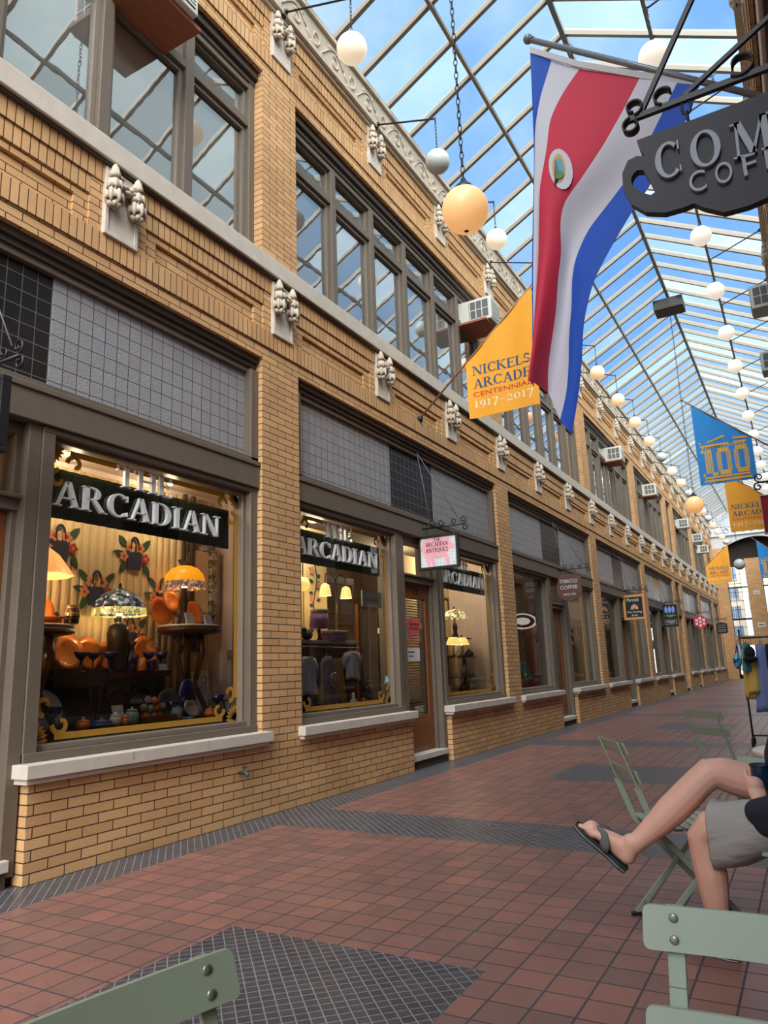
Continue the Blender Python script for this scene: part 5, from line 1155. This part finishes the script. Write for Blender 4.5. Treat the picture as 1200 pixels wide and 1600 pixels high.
t = thing('wardrobe_panel', 'pale lilac door panel in a reddish wood frame at the right of the window', 'panel', (-.70, 8.42, .78)); m = MB(); m.box(-.01, .01, -.22, .22, 0, 1.25); m.build('panel', mat('lilac_paint', (196, 188, 190), .7), t); m = MB(); m.box(-.02, .025, -.26, -.22, 0, 1.3); m.box(-.02, .025, .22, .26, 0, 1.3); m.box(-.02, .025, -.22, .22, 1.25, 1.3); m.build('frame', WOODDOOR, t)
t = thing('shop_card', 'white card with a faint line of script hung beside the twin lamp', 'sign', (-.32, 7.92, 2.10)); m = MB(); m.box(-.004, .004, -.24, .24, -.10, .10); m.build('card', WHITEL, t); m = MB(); m.tube([(.005, -.17 + .34 * i / 60, .022 * sin(i * 1.05) * (1.4 if i % 17 < 6 else .7) - .006) for i in range(61)], .0028, 4); m.build('script', mat('script_grey', (150, 140, 136), .7), t)
m = MB()
random.seed(3)
for i in range(16): c0, c1 = random.uniform(-.14, .14), random.uniform(.0, .26); m.tube([(random.uniform(-.05, .05), c0 + a, c1 + b) for a, b in spiral((0, 0), .05, .012, i, i + 5, 10)], .005, 4)
m.tube([(0, 0, -.08), (0, .02, .22)], .008, 5); m.box(-.05, .05, -.06, .06, -.08, -.06); o = m.build('iron_ornament', IRON); o.location = (-.45, 7.90, .86); tag(o, 'black curled iron ornament low in the window left of door 13', 'ornament')
for i, (y, r, h, mt, lab) in enumerate(((7.40, .05, .20, MARB, 'white stoppered bottle on the display board left of door 13'), (7.06, .045, .16, mat('violet_glass', (70, 70, 120), .15), 'violet glass bottle on the display board left of door 13'), (7.62, .06, .12, GOLD, 'gilt round box on the display board left of door 13'))):
    t = thing('bottle' if i < 2 else 'gilt_box', lab, 'bottle' if i < 2 else 'box', (-.30, y, .78)); m = MB(); m.lathe([(r, 0), (r, h * .55), (r * .4, h * .7), (r * .4, h * .85)], n=14); m.build('body', mt, t); m = MB(); m.ball((0, 0, h * .9), r * .45, 10, 8); m.build('stopper', mt, t)
for i, y in enumerate((7.20, 7.46)):
    m = MB(); m.box(-.05, .07, -.06, .06, 0, .012, 0)
    for k in range(3): m.box(-.04 + .035 * k, -.02 + .035 * k, -.05, .05, .012, .014, 1)
    o = m.build('booklet', [WHITEL, INKD]); o.location = (-.25, y, .785); o.rotation_euler = (0, -.3, .3); tag(o, '%s of two white lettered leaflets at the bottom of the window left of door 13' % ('left' if i == 0 else 'right'), 'leaflet')
m = MB(); m.box(-.19, -.187, 7.96, 8.06, 1.06, 1.16); m.box(-.187, -.186, 7.98, 8.04, 1.08, 1.14, 1); tag(m.build('window_sticker', [mat('sticker_blue', (96, 150, 196), .5), WHITEL]), 'small blue sticker low on the glass left of door 13', 'sticker')
# window right of door 13
m = MB(); m.box(-1.0, -.28, 9.50, 11.70, .70, .78); m.build('floor_display', mat('display_board', (0, 0, 0)), kind='structure')
m = MB(); m.box(-1.0, -.28, 11.74, 11.78, .78, 3.0); m.build('wall_display_end', PINKW, kind='structure')
m = MB(); m.box(-1.04, -1.0, 9.6, 11.74, .78, 3.0); m.build('wall_display_rear', CREAMW, kind='structure')
t = thing('etagere', 'dark wooden tiered stand with a leaded lamp on top, right of door 13', 'shelf', (-.66, 11.12, .78))
for z, w in ((.92, .34), (.62, .60), (.30, .66), (.04, .66)): m = MB(); m.box(-.16, .16, -w, w if w < .5 else .5, z - .02, z); m.build('shelf', WOODD, t, bevel=.004)
for y in (-.30, .30):
    m = MB(); m.tube([(0, y, .0), (0, y, .92)], .016, 8); m.build('post', WOODD, t)
lamp(-.66, 11.16, 1.70, 'lamp with a leaded cream shade on the tiered stand right of door 13', [(.225, .32), (.215, .35), (.15, .43), (.06, .47), (.02, .475)], stained('leaded_cream_glass', ((240, 226, 170), (226, 206, 140), (120, 130, 80), (244, 232, 190), (160, 110, 70)), .9, 9), [(.07, 0), (.05, .02), (.03, .10), (.045, .18), (.02, .26), (.015, .36)], BRZ, 3.0, .36, (1, .74, .42))
for i, y in enumerate((10.40, 10.72)):
    lamp(-.36, y, 1.40, '%s of two small lamps with pale shades right of door 13' % ('left' if i == 0 else 'right'), [(.12, .17), (.07, .28), (.02, .285)], SHG, [(.045, 0), (.02, .02), (.012, .17), (.012, .2)], BRZ, 1.3, .19, (1, .72, .4), n=16)
m = MB(); m.box(-.11, .11, -.42, .30, .60, .62)
for y in (-.38, .26): m.tube([(0, y, .6), (0, y, 0)], .014, 6)
o = m.build('small_stand', WOODD); o.location = (-.36, 10.56, .78); tag(o, 'narrow wooden stand under the two small lamps', 'stand')
items = [(11.0, .62, .05, .10, TEALG, 'glass jar at the left of the tiered stand middle shelf'), (11.42, .62, .08, .09, BLACKF, 'squat black pot on the tiered stand middle shelf'), (10.85, .30, .06, .12, MARB, 'white jug on the tiered stand lower shelf'), (11.2, .30, .05, .16, TEALG, 'tall glass bottle on the tiered stand lower shelf'), (11.46, .30, .06, .10, TEALG, 'green glass jar at the right of the lower shelf'), (10.80, .05, .05, .12, MARB, 'white vase at the foot of the tiered stand'), (11.10, .05, .07, .12, BLACKF, 'black basket at the foot of the tiered stand'), (11.42, .05, .05, .14, TEALG, 'clear decanter at the right foot of the tiered stand'), (11.55, .05, .035, .10, TEALG, 'clear tumbler at the far right foot of the tiered stand')]
for y, dz, r, h, mt, lab in items:
    t = thing('vessel', lab, 'vessel', (-.55, y, .78 + dz)); m = MB(); m.lathe([(r * .7, 0), (r, h * .35), (r * .9, h * .7), (r * .5, h * .85), (r * .6, h)], n=14); m.build('body', mt, t); m = MB(); m.ball((0, 0, h * 1.05), r * .35, 8, 6); m.build('lid', mt, t)
t = thing('framed_print', 'small framed picture hung behind the leaded cream lamp', 'frame', (-.995, 11.45, 2.25)); m = MB(); m.box(0, .02, -.2, .2, .13, .16); m.box(0, .02, -.2, .2, -.16, -.13); m.box(0, .02, -.2, -.17, -.13, .13); m.box(0, .02, .17, .2, -.13, .13); m.build('frame', IRON, t); m = MB(); m.box(0, .008, -.17, .17, -.13, .13); m.build('picture', CREAMW, t)
garment('hung_coat', 'dark coat hanging at the left of the window right of door 13', 'coat', (-.50, 9.98, 0), .30, .40, .12, 1.55, .86, mat('coat_dark', (56, 46, 48), .9), PI / 2, True, 1.68)
# warm lights added to make the shop interiors visible
def added_shop_light(y, w, x=-1.6, z=2.95, label=None):
    t = thing('ceiling_light', label, 'light', (x, y, z)); m = MB(); m.lathe([(.12, .27), (.12, .22), (.05, .2)], n=16); m.build('base', WHITEL, t); m = MB(); m.ball((0, 0, .14), .10, 14, 10, sc=(1, 1, .7)); m.build('diffuser', emit('diffuser', (255, 224, 176), 2.0), t); p = point(0, 0, -.02, w, (1, .80, .55), .12); p.parent = t
added_shop_light(7.2, 38, label='added fill light inside the antique shop left of door 13'); added_shop_light(10.6, 38, label='added fill light inside the antique shop right of door 13'); added_shop_light(1.2, 20, label='added fill light inside the first shop at the left')
added_shop_light(15.2, 60, label='added fill light inside the tobacco shop'); added_shop_light(21.5, 60, label='added fill light inside the framing shop'); added_shop_light(27.9, 50, label='added fill light inside the shop with the tulip sign')
added_shop_light(7.0, 30, -.55, 2.9, 'added fill light over the display left of door 13'); added_shop_light(10.7, 30, -.6, 2.9, 'added fill light over the display right of door 13')  # two more lights added to brighten the displays beside the door
# tobacco shop window pieces
t = thing('oval_sign', 'oval white sign with an orange ring in the window under the brown sign', 'sign', (-.62, 14.42, 2.10), -.75)
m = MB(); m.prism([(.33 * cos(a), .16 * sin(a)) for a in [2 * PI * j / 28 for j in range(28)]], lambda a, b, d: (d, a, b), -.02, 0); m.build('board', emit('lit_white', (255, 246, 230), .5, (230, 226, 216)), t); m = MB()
for j in range(28):
    a, b = 2 * PI * j / 28, 2 * PI * (j + 1) / 28; m.prism([(.27 * cos(a), .13 * sin(a)), (.27 * cos(b), .13 * sin(b)), (.17 * cos(b), .075 * sin(b)), (.17 * cos(a), .075 * sin(a))], lambda p, q, d: (d, p, q), 0, .006)
m.build('ring', mat('sign_orange', (214, 120, 40), .5), t)
card(-.40, 13.95, .95, .42, .34, mat('teal_card', (110, 190, 196), .6), 'teal card propped in the window under the brown sign', .4, 0, mat('teal_print', (80, 150, 160), .6))
t = thing('barber_pole', 'small red and white striped pole hung in the window before the tan framed sign', 'pole', (-.38, 17.05, 1.62)); m = MB(); m.lathe([(.05, 0), (.06, .03), (.05, .05)], n=14); m.lathe([(.05, .36), (.06, .38), (.04, .42)], n=14); m.build('cap', mat('silver_cap', (190, 190, 190), .3, .8), t); m = MB()
for k in range(14):
    for j in range(12): m.add([(.045 * cos(2 * PI * jj / 12), .045 * sin(2 * PI * jj / 12), .05 + .31 * kk / 14) for jj, kk in ((j, k), (j + 1, k), (j + 1, k + 1), (j, k + 1))], [(0, 1, 2, 3)], ((j + k) // 3) % 3)
m.build('stripes', [WHITEL, mat('stripe_red', (190, 40, 44), .5), mat('stripe_navy', (60, 40, 50), .5)], t)
def shelving(y, x, label, n=4, w=1.0, seed=1):
    random.seed(seed); t = thing('shelving', label, 'shelf', (x, y, 0)); m = MB(); m.box(-.15, .15, -w / 2 - .03, -w / 2, 0, 2.3); m.box(-.15, .15, w / 2, w / 2 + .03, 0, 2.3); m.build('side_panel', WOODD, t)
    for k in range(n): m = MB(); m.box(-.15, .15, -w / 2, w / 2, .5 + .5 * k, .53 + .5 * k); m.build('shelf', WOODD, t)
    cols = [(190, 120, 60), (120, 140, 120), (180, 60, 50), (210, 200, 170), (70, 80, 100), (150, 130, 90)]
    for k in range(n):
        for j in range(5):
            h = random.uniform(.16, .34); c = random.choice(cols); m = MB(); m.box(-.09, .09, -.06, .06, 0, h, 0); m.box(.09, .093, -.045, .045, h * .3, h * .7, 1); o = m.build('goods_box', [mat('goods_%d' % cols.index(c), c, .7), WHITEL]); o.location = (x, y - w / 2 + .12 + (w - .2) * j / 4.6, .53 + .5 * k)
            tag(o, 'small coloured packet on the %s' % label[3:], 'packet', 'packets on the %s' % label[3:])
shelving(14.0, -1.4, 'the wooden shelves seen through the tobacco shop window', 4, 1.2, 1); shelving(17.2, -1.2, 'the wooden shelves right of the tobacco shop door', 4, 1.0, 2)
for i, (y, z, w, h, lab) in enumerate(((17.35, .95, .30, .5, 'white poster leaning in the window right of the tobacco shop door'), (20.6, .80, .35, .25, 'open white folder lying in the framing shop window'), (23.9, .80, .4, .7, 'tall pale picture leaning in the window right of the framing shop door'))):
    card(-.40, y, z, w, h, MARB, lab, .35, 0, mat('poster_print', (170, 160, 150), .7, var=.4, scale=20))
for i, (y, lab) in enumerate(((20.2, 'black picture frames stacked on the back wall of the framing shop'), (22.6, 'large dark framed print on the back wall of the framing shop'))):
    t = thing('framed_print', lab, 'frame', (-2.55, y, 1.7)); m = MB(); m.box(0, .04, -.5, .5, -.7, .7); m.build('frame', IRON, t); m = MB(); m.box(.04, .05, -.4, .4, -.6, .6); m.build('print', MARB, t)

# ------------------------------------------------------------------ folding bistro chairs
PAINT = mat('sage_paint', (148, 164, 144), .4, var=.05, scale=8)
def chair(label, loc, rz):
    t = thing('folding_bistro_chair', label, 'chair', loc, rz, 'green folding bistro chairs')
    post = lambda z: (-.34 + (.845 - z) * .36, z) if z > .45 else (-.198 + (.45 - z) * .93, z)
    for s in (-1, 1):
        m = MB(); pts = [post(z) for z in (.845, .74, .64, .54, .45, .3, .15, .012)]
        for (x0, z0), (x1, z1) in zip(pts[:-1], pts[1:]): m.bar((x0, s * .165, z0), (x1, s * .165, z1), *((.026, .007) if z0 > .65 else (.008, .028)))
        o = m.build('post_leg', PAINT, t, bevel=.002); m = MB(); m.box(.19, .235, s * .165 - .014, s * .165 + .014, 0, .014); m.build('glide', BLACKF, o)
        m = MB(); m.bar((.17, s * .15, .44), (-.235, s * .15, .012), .008, .026); o = m.build('rear_leg', PAINT, t, bevel=.002); m = MB(); m.box(-.26, -.215, s * .15 - .014, s * .15 + .014, 0, .014); m.build('glide', BLACKF, o)
    for x, z, h in ((-.19, .06, .15), (.165, .07, .165)): m = MB(); m.tube([(x, -h, z), (x, h, z)], .007, 6); m.build('crossbar', PAINT, t)
    for k in range(7): m = MB(); x = -.165 + .058 * k; m.box(x - .0235, x + .0235, -.20, .20, .450, .462); m.build('seat_slat', PAINT, t, bevel=.003)
    for zc, h, rv in ((.817, .058, 2), (.69, .06, 1)):
        m = MB(); n = 10; vs = []
        fr = lambda y, z, d: (post(z)[0] + .012 - .012 * (1 - (y / .21) ** 2) + d, y, z)
        poly = []                                            # rounded ends
        for sy in (1, -1):
            for sz in (-1, 1) if sy == 1 else (1, -1):
                for q in range(4):
                    a = {(1, -1): -PI / 2, (1, 1): 0, (-1, 1): PI / 2, (-1, -1): PI}[(sy, sz)] + PI / 2 * q / 3
                    poly.append((sy * .20 + .010 * cos(a), zc + sz * (h / 2 - .010) + .010 * sin(a)))
        top = sorted([p for p in poly if p[1] > zc]); bot = sorted([p for p in poly if p[1] <= zc])
        ys = [-.2 + .4 * i / n for i in range(1, n)]
        ring = [p for p in bot] ; ring = bot[:4] + [(y, zc - h / 2) for y in ys] + bot[4:] + top[::-1][:4] + [(y, zc + h / 2) for y in ys[::-1]] + top[::-1][4:]
        nb = len(ring) // 2
        for d in (0, .007): vs += [fr(y, z, d) for y, z in ring]
        N = len(ring); fs = [(i, (i + 1) % N, N + (i + 1) % N, N + i) for i in range(N)]
        for i in range(nb - 1): fs += [(i, i + 1, N - 2 - i, N - 1 - i), (N + i, N + N - 1 - i, N + N - 2 - i, N + i + 1)]
        m.add(vs, fs); sl = m.build('back_slat', PAINT, t)
        for s in (-1, 1):
            for q in range(rv):
                z = zc + (.014 if q == 0 else -.014) if rv == 2 else zc
                p = fr(s * .165, z, .008); r = MB(); r.ball(p, .0075, 10, 8, sc=(.5, 1, 1)); p2 = fr(s * .165, z, -.001); r.ball(p2, .0065, 10, 8, sc=(.5, 1, 1)); r.build('rivet', RIVET, sl)
    return t
ch = chair('pale green chair back cut by the bottom right corner, nearest the camera', (4.305, .965, 0), -PI / 2)
dup(ch, (3.90, .615, 0), -.156, 'green chair back cut by the bottom left corner')
dup(ch, (3.74, 3.995, 0), .5, 'empty green folding chair beyond the bare crossed legs')
dup(ch, (3.83, 6.33, 0), .80, 'empty green folding chair farthest away, before the clothes rack')
dup(ch, (4.31, 3.62, 0), PI, 'green folding chair the person sits on, mostly out of frame')
t = thing('round_table', 'small round cream topped table behind the seated person', 'table', (4.325, 4.70, 0)); m = MB(); m.lathe([(.28, .695), (.305, .70), (.305, .72), (.295, .725)], n=36); m.build('top', mat('table_cream', (220, 216, 200), .4, var=.03), t, bevel=.003)
m = MB(); m.tube([(0, 0, .02), (0, 0, .70)], .022, 10); m.build('column', PAINT, t)
for k in range(3): m = MB(); a = 2 * PI * k / 3 + .4; m.bar((0, 0, .08), (.25 * cos(a), .25 * sin(a), .02), .03, .02); m.build('foot', PAINT, t)

# ------------------------------------------------------------------ clothes rack
t = thing('clothes_rack', 'wheeled metal clothes rack standing near the right wall', 'rack', (3.5, 12.0, 0)); CHR = mat('rack_steel', (90, 90, 94), .3, .8)
for x in (0, 1.08):
    m = MB(); m.tube([(x, 0, .08), (x, 0, 1.60)], .014, 8); m.ball((x, 0, 1.61), .018, 8, 6); m.build('upright', CHR, t); m = MB(); m.tube([(x, -.22, .10), (x, .22, .10)], .013, 8); b = m.build('foot_bar', CHR, t)
    for s in (-.2, .2): m = MB(); m.tube([(x - .014, s, .045), (x + .014, s, .045)], .045, 14); m.build('wheel', BLACKF, b)
m = MB(); m.tube([(0, 0, 1.50), (1.08, 0, 1.50)], .014, 8); m.build('rail', CHR, t); m = MB(); m.tube([(0, 0, .13), (1.08, 0, .13)], .011, 8); m.build('lower_rail', CHR, t)
GR = 'clothes hanging on the wheeled rack'; G = [
 ('yellow trousers hanging by the left post of the rack', 'trousers', 3.545, .10, .08, .10, 1.34, .64, (226, 190, 96), 1.2), ('teal top hanging by the left post of the rack', 'top', 3.575, .26, .30, .07, 1.42, 1.02, (70, 140, 160), 1.3), ('short yellow skirt under the navy hat on the rack', 'skirt', 3.64, .16, .24, .12, 1.22, .72, (220, 184, 92), .7),
 ('long periwinkle striped trousers on the rack', 'trousers', 3.76, .12, .30, .10, 1.40, .46, (126, 140, 196), .5), ('long black dress on the rack', 'dress', 3.87, .16, .26, .10, 1.40, .50, (26, 26, 34), 1.35), ('faded denim dress on the rack', 'dress', 3.97, .20, .30, .10, 1.40, .55, (96, 116, 150), 1.4), ('white blouse on the rack toward the right wall', 'blouse', 4.10, .28, .30, .08, 1.40, .90, (206, 204, 200), 1.4), ('dark green coat on the rack toward the right wall', 'coat', 4.26, .30, .36, .12, 1.40, .62, (50, 70, 60), 1.4)]
for i, (lab, cat_, x, wt, wb, d, zt, zb, c, rz) in enumerate(G): garment('hung_' + ('camisole' if cat_ == 'top' else cat_), lab, cat_, (x, 12.0, 0), wt, wb, d, zt, zb, mat('cloth_%d' % i, c, .85, var=.08, scale=20), rz, True, 1.50, GR, ph=i)
t = thing('bucket_hat', 'dark navy fluffy hat hung at the left of the rack', 'hat', (3.615, 11.86, 0)); m = MB(); m.ball((0, 0, 1.28), .075, 14, 10, sc=(1, 1, 1.3)); m.build('crown', mat('navy_plush', (22, 24, 36), .95), t); m = MB(); m.ball((0, 0, 1.195), .10, 16, 10, sc=(1, 1, .5)); m.build('brim', mat('navy_plush', (0, 0, 0)), t); m = MB(); m.tube([(0, 0, 1.36), (0, .12, 1.49)], .003, 5); m.build('loop', IRON, t)
t = thing('shoulder_bag', 'bright blue and turquoise bag hung outside the left post of the rack', 'bag', (3.43, 12.02, 0)); m = MB(); m.ball((0, 0, 1.17), .075, 14, 10, sc=(.75, .7, 1.5)); m.build('body', stained('blue_print', ((30, 80, 170), (70, 170, 210), (120, 190, 220)), 0, 5), t); m = MB(); m.tube([(-.02, 0, 1.26), (.03, 0, 1.46), (.06, 0, 1.50)], .006, 5); m.build('strap', FBL, t)

# ------------------------------------------------------------------ seated person
SKIN = mat('skin', (218, 170, 150), .5, var=.08, scale=30, Subsurface_Weight=.08, Subsurface_Radius=(.03, .012, .008)); SHORT = mat('grey_shorts', (158, 156, 152), .85, var=.10, scale=11, bump=.9, stretch=(1, 1, 2.5)); JACK = mat('navy_jacket', (30, 34, 46), .85, var=.1, scale=40); SOLE = mat('sandal_black', (40, 42, 44), .7); STRAP = mat('sandal_grey', (96, 98, 98), .8)
pers = thing('person', 'seated person in grey shorts, navy jacket and flip flops, legs crossed, holding a blue mug', 'person', (4.3, 3.65, 0))
O = Vector((4.3, 3.65, 0)); V = lambda *p: Vector(p) - O
m = MB()
def limb(pts, rs, n=14): m.tube([V(*p) for p in pts], rs, n); m.ball(V(*pts[0]), rs[0] if not isinstance(rs[0], tuple) else rs[0][0], 12, 8); m.ball(V(*pts[-1]), rs[-1] if not isinstance(rs[-1], tuple) else rs[-1][0], 12, 8)
# crossed right leg
limb([(4.36, 3.76, .57), (4.20, 3.745, .645), (4.06, 3.71, .69), (3.96, 3.68, .722), (3.915, 3.665, .722), (3.87, 3.65, .685), (3.81, 3.635, .625), (3.745, 3.62, .565), (3.68, 3.60, .505), (3.62, 3.585, .455), (3.578, 3.575, .42)], [.095, .088, .078, .070, .067, .063, .066, .065, .055, .044, .040])
# planted left leg
limb([(4.36, 3.52, .55), (4.15, 3.535, .545), (3.99, 3.555, .53), (3.90, 3.57, .515), (3.868, 3.575, .475), (3.872, 3.58, .40), (3.885, 3.585, .33), (3.888, 3.59, .24), (3.888, 3.595, .16), (3.89, 3.598, .10)], [.10, .09, .078, .068, .063, .062, .067, .058, .045, .040])
def foot(heel, along, up, side_sgn):
    a, u = Vector(along).normalized(), Vector(up); u = (u - a * u.dot(a)).normalized(); s = a.cross(u); h = Vector(heel)
    P = lambda x, y, z: tuple(h + a * x + s * y + u * z)
    limb([P(.03, 0, .045), P(.06, 0, .06), P(.12, 0, .052), P(.17, 0, .038), P(.205, 0, .026)], [(.034, .038), (.034, .052), (.038, .038), (.045, .026), (.042, .018)])
    limb([P(.028, 0, .05), P(.05, 0, .105)], [.036, .04])
    for k, (y, L, r) in enumerate(((-.031, .062, .0135), (-.011, .058, .0105), (.006, .052, .010), (.021, .044, .0095), (.034, .034, .0085))):
        y *= side_sgn; limb([P(.19, y, .022), P(.19 + L * .55, y, .024), P(.19 + L, y * 1.05, .014)], [r, r * .95, r * .85], 8)
    return P
PR = foot((3.535, 3.572, .318), (-.745, -.055, .665), (.66, 0, .75), 1)
PL_ = foot((3.955, 3.59, .014), (-.955, .28, 0), (0, 0, 1), -1)
# trunk, arms, head
limb([(4.35, 3.65, .56), (4.315, 3.65, .70), (4.325, 3.65, .84), (4.36, 3.65, .98), (4.38, 3.65, 1.06)], [(.17, .13), (.16, .125), (.165, .12), (.175, .115), (.12, .08)])
limb([(4.38, 3.47, 1.03), (4.40, 3.42, .90), (4.375, 3.40, .77)], [.058, .050, .043]); limb([(4.375, 3.40, .75), (4.27, 3.42, .68), (4.15, 3.455, .63), (4.118, 3.475, .638)], [.043, .040, .030, .027])
limb([(4.38, 3.83, 1.03), (4.42, 3.90, .90), (4.40, 3.90, .77)], [.058, .050, .043]); limb([(4.40, 3.90, .77), (4.30, 3.85, .71), (4.20, 3.78, .70)], [.043, .038, .028])
limb([(4.39, 3.65, 1.06), (4.37, 3.65, 1.15)], [.055, .052]); m.ball(V(4.35, 3.65, 1.25), .1, 18, 14, sc=(.95, .76, 1.16)); m.ball(V(4.315, 3.65, 1.195), .06, 14, 10, sc=(.9, .85, .9))
limb([(4.255, 3.65, 1.26), (4.238, 3.65, 1.235), (4.232, 3.65, 1.222)], [.009, .013, .015], 8); m.ball(V(4.248, 3.65, 1.185), .018, 10, 8, sc=(.6, 1.3, .5)); m.ball(V(4.252, 3.65, 1.155), .022, 10, 8)
for s in (-1, 1): m.ball(V(4.36, 3.65 + s * .078, 1.24), .022, 10, 8, sc=(.7, .35, 1.3)); m.ball(V(4.262, 3.65 + s * .032, 1.275), .018, 10, 8, sc=(.5, 1.2, .5))
# left hand closed on the mug: palm, four unequal fingers, thumb
limb([(4.118, 3.475, .640), (4.112, 3.495, .672), (4.103, 3.520, .702)], [(.026, .020), (.036, .021), (.037, .018)], 10)
for k, (z, L) in enumerate(((.722, .9), (.707, 1.0), (.691, .95), (.676, .8))):
    mc = Vector((4.127, 3.582)); R_ = .0485; pts = [(4.098, 3.525, z - .006)]
    for q in range(5): a = math.radians(228 - L * 33 * q); pts.append((mc.x + R_ * cos(a), mc.y + R_ * sin(a), z))
    limb(pts, [.0105, .0105, .010, .0095, .009, .0082], 8)
limb([(4.108, 3.50, .680), (4.086, 3.508, .705), (4.074, 3.525, .735), (4.073, 3.540, .757)], [.0155, .014, .0125, .0105], 8)
# right hand resting on the thigh
limb([(4.20, 3.78, .70), (4.16, 3.765, .705), (4.12, 3.755, .72)], [(.026, .02), (.036, .016), (.036, .014)], 10)
for k in range(4): y = 3.725 + .019 * k; L = (.06, .07, .066, .052)[k]; limb([(4.12, y, .735), (4.12 - L * .5, y - .003, .752), (4.12 - L, y - .006, .75)], [.0098, .0094, .008], 8)
limb([(4.16, 3.735, .715), (4.135, 3.71, .735), (4.11, 3.70, .745)], [.013, .012, .0095], 8)
body = m.build('body', SKIN, pers)
md = body.modifiers.new('union', 'REMESH'); md.mode = 'VOXEL'; md.voxel_size = .0048; md.use_smooth_shade = True
md = body.modifiers.new('soften', 'SMOOTH'); md.factor = .5; md.iterations = 6
for s in (-1, 1):
    e = MB(); e.ball(V(4.262, 3.65 + s * .032, 1.262), .013, 12, 8, 0); e.ball(V(4.252, 3.65 + s * .032, 1.262), .006, 8, 6, 1); e.build('eye', [WHITEL, BLACKF], pers)
h = MB(); h.ball(V(4.368, 3.65, 1.282), .098, 18, 12, sc=(.95, .82, 1.0)); h.build('hair', mat('brown_hair', (66, 46, 34), .8, var=.3, scale=60), pers)
# shorts
m = MB()
m.tube([V(4.40, 3.65, .60), V(4.34, 3.65, .56), V(4.26, 3.65, .55)], [(.18, .14), (.20, .15), (.19, .13)], 24)
def hose(pts, rs, n=30, fold=.11):
    k0 = len(m.v); m.tube([V(*p) for p in pts], rs, n, caps=False)
    K = len(pts)
    for i in range(K):
        c = V(*pts[i])
        for j in range(n):
            v = Vector(m.v[k0 + i * n + j]); f = 1 + fold * (i / (K - 1)) * sin(4 * 2 * PI * j / n + i * .9) * .8 + .035 * sin(2.2 * i + 3 * 2 * PI * j / n); m.v[k0 + i * n + j] = tuple(c + (v - c) * f)
hose([(4.38, 3.53, .55), (4.28, 3.53, .552), (4.18, 3.535, .552), (4.08, 3.545, .53), (4.00, 3.555, .50), (3.945, 3.56, .495), (3.915, 3.565, .495)], [(.11, .09), (.115, .09), (.114, .095), (.110, .115), (.106, .132), (.103, .142), (.100, .14)])
hose([(4.38, 3.76, .57), (4.28, 3.755, .61), (4.19, 3.74, .65), (4.12, 3.725, .675)], [(.11, .11), (.105, .105), (.10, .10), (.098, .098)], fold=.03)
sh = m.build('shorts', SHORT, pers); md = sh.modifiers.new('cloth', 'SOLIDIFY'); md.thickness = .005; md = sh.modifiers.new('smooth', 'SUBSURF'); md.levels = 1; md.render_levels = 1
# jacket
m = MB()
limb([(4.36, 3.65, .55), (4.315, 3.65, .66), (4.315, 3.65, .80), (4.35, 3.65, .95), (4.375, 3.65, 1.05)], [(.205, .165), (.20, .178), (.195, .172), (.20, .15), (.15, .10)], 22)
limb([(4.38, 3.46, 1.03), (4.41, 3.41, .89), (4.385, 3.395, .76)], [.078, .072, .066]); limb([(4.385, 3.395, .74), (4.30, 3.405, .68), (4.20, 3.425, .632), (4.105, 3.455, .610)], [.070, .068, .062, .052])
limb([(4.38, 3.84, 1.03), (4.43, 3.91, .89), (4.41, 3.91, .77)], [.078, .072, .066]); limb([(4.41, 3.91, .77), (4.31, 3.86, .71), (4.24, 3.81, .695)], [.066, .056, .044])
limb([(4.30, 3.50, .62), (4.21, 3.46, .585), (4.14, 3.46, .565)], [.11, .09, .06]); limb([(4.39, 3.65, 1.05), (4.38, 3.65, 1.12)], [.085, .075])
j = m.build('jacket', JACK, pers); md = j.modifiers.new('union', 'REMESH'); md.mode = 'VOXEL'; md.voxel_size = .008; md.use_smooth_shade = True; md = j.modifiers.new('soften', 'SMOOTH'); md.factor = .5; md.iterations = 22
# flip flops
def sandal(P, sgn):
    out = [(-.006, 0), (.0, .026), (.03, .036), (.09, .034), (.15, .044), (.21, .050), (.25, .042), (.272, .02), (.276, 0), (.272, -.02), (.25, -.038), (.21, -.047), (.15, -.038), (.09, -.030), (.03, -.035), (.0, -.026)]
    m = MB(); fn = lambda a, b, d: tuple(Vector(P(a, b, d)) - O)
    m.prism(out, fn, -.018, -.010, 0); m.prism([(a * 1.0, b * 1.02) for a, b in out], fn, -.010, -.006, 1); m.prism(out, fn, -.006, .008, 0); so_ = m.build('sandal', [SOLE, mat('midsole_grey', (150, 150, 152), .7)], pers)
    m = MB()
    for s in (-1, 1): 
        pts = [P(.205, -.018 * sgn, .03), P(.185, s * .02, .052), P(.155, s * .038, .054), P(.125, s * .047, .03), P(.11, s * .042, .004)]
        m.tube([tuple(Vector(p) - O) for p in pts], [(.006, .009), (.006, .022), (.006, .028), (.006, .026), (.006, .020)], 8)
    m.build('strap', STRAP, so_)
sandal(PR, 1); sandal(PL_, -1)
t = thing('mug', 'dark blue enamel mug held in the hand of the seated person', 'mug', (4.130, 3.585, .692)); m = MB(); m.lathe([(.036, 0), (.040, .006), (.042, .08), (.044, .086), (.040, .086), (.037, .01), (.001, .008)], n=24, caps=False); m.build('body', mat('mug_blue', (18, 52, 76), .2, spec=.7), t); m = MB(); m.lathe([(.043, .078), (.0455, .085), (.041, .088)], n=24, caps=False); m.build('rim', IRON, t); m = MB(); m.tube([(.038 + .026 * sin(a), 0, .045 + .028 * cos(a)) for a in [PI * q / 10 for q in range(11)]], .005, 6); m.build('handle', mat('mug_blue', (0, 0, 0)), t)
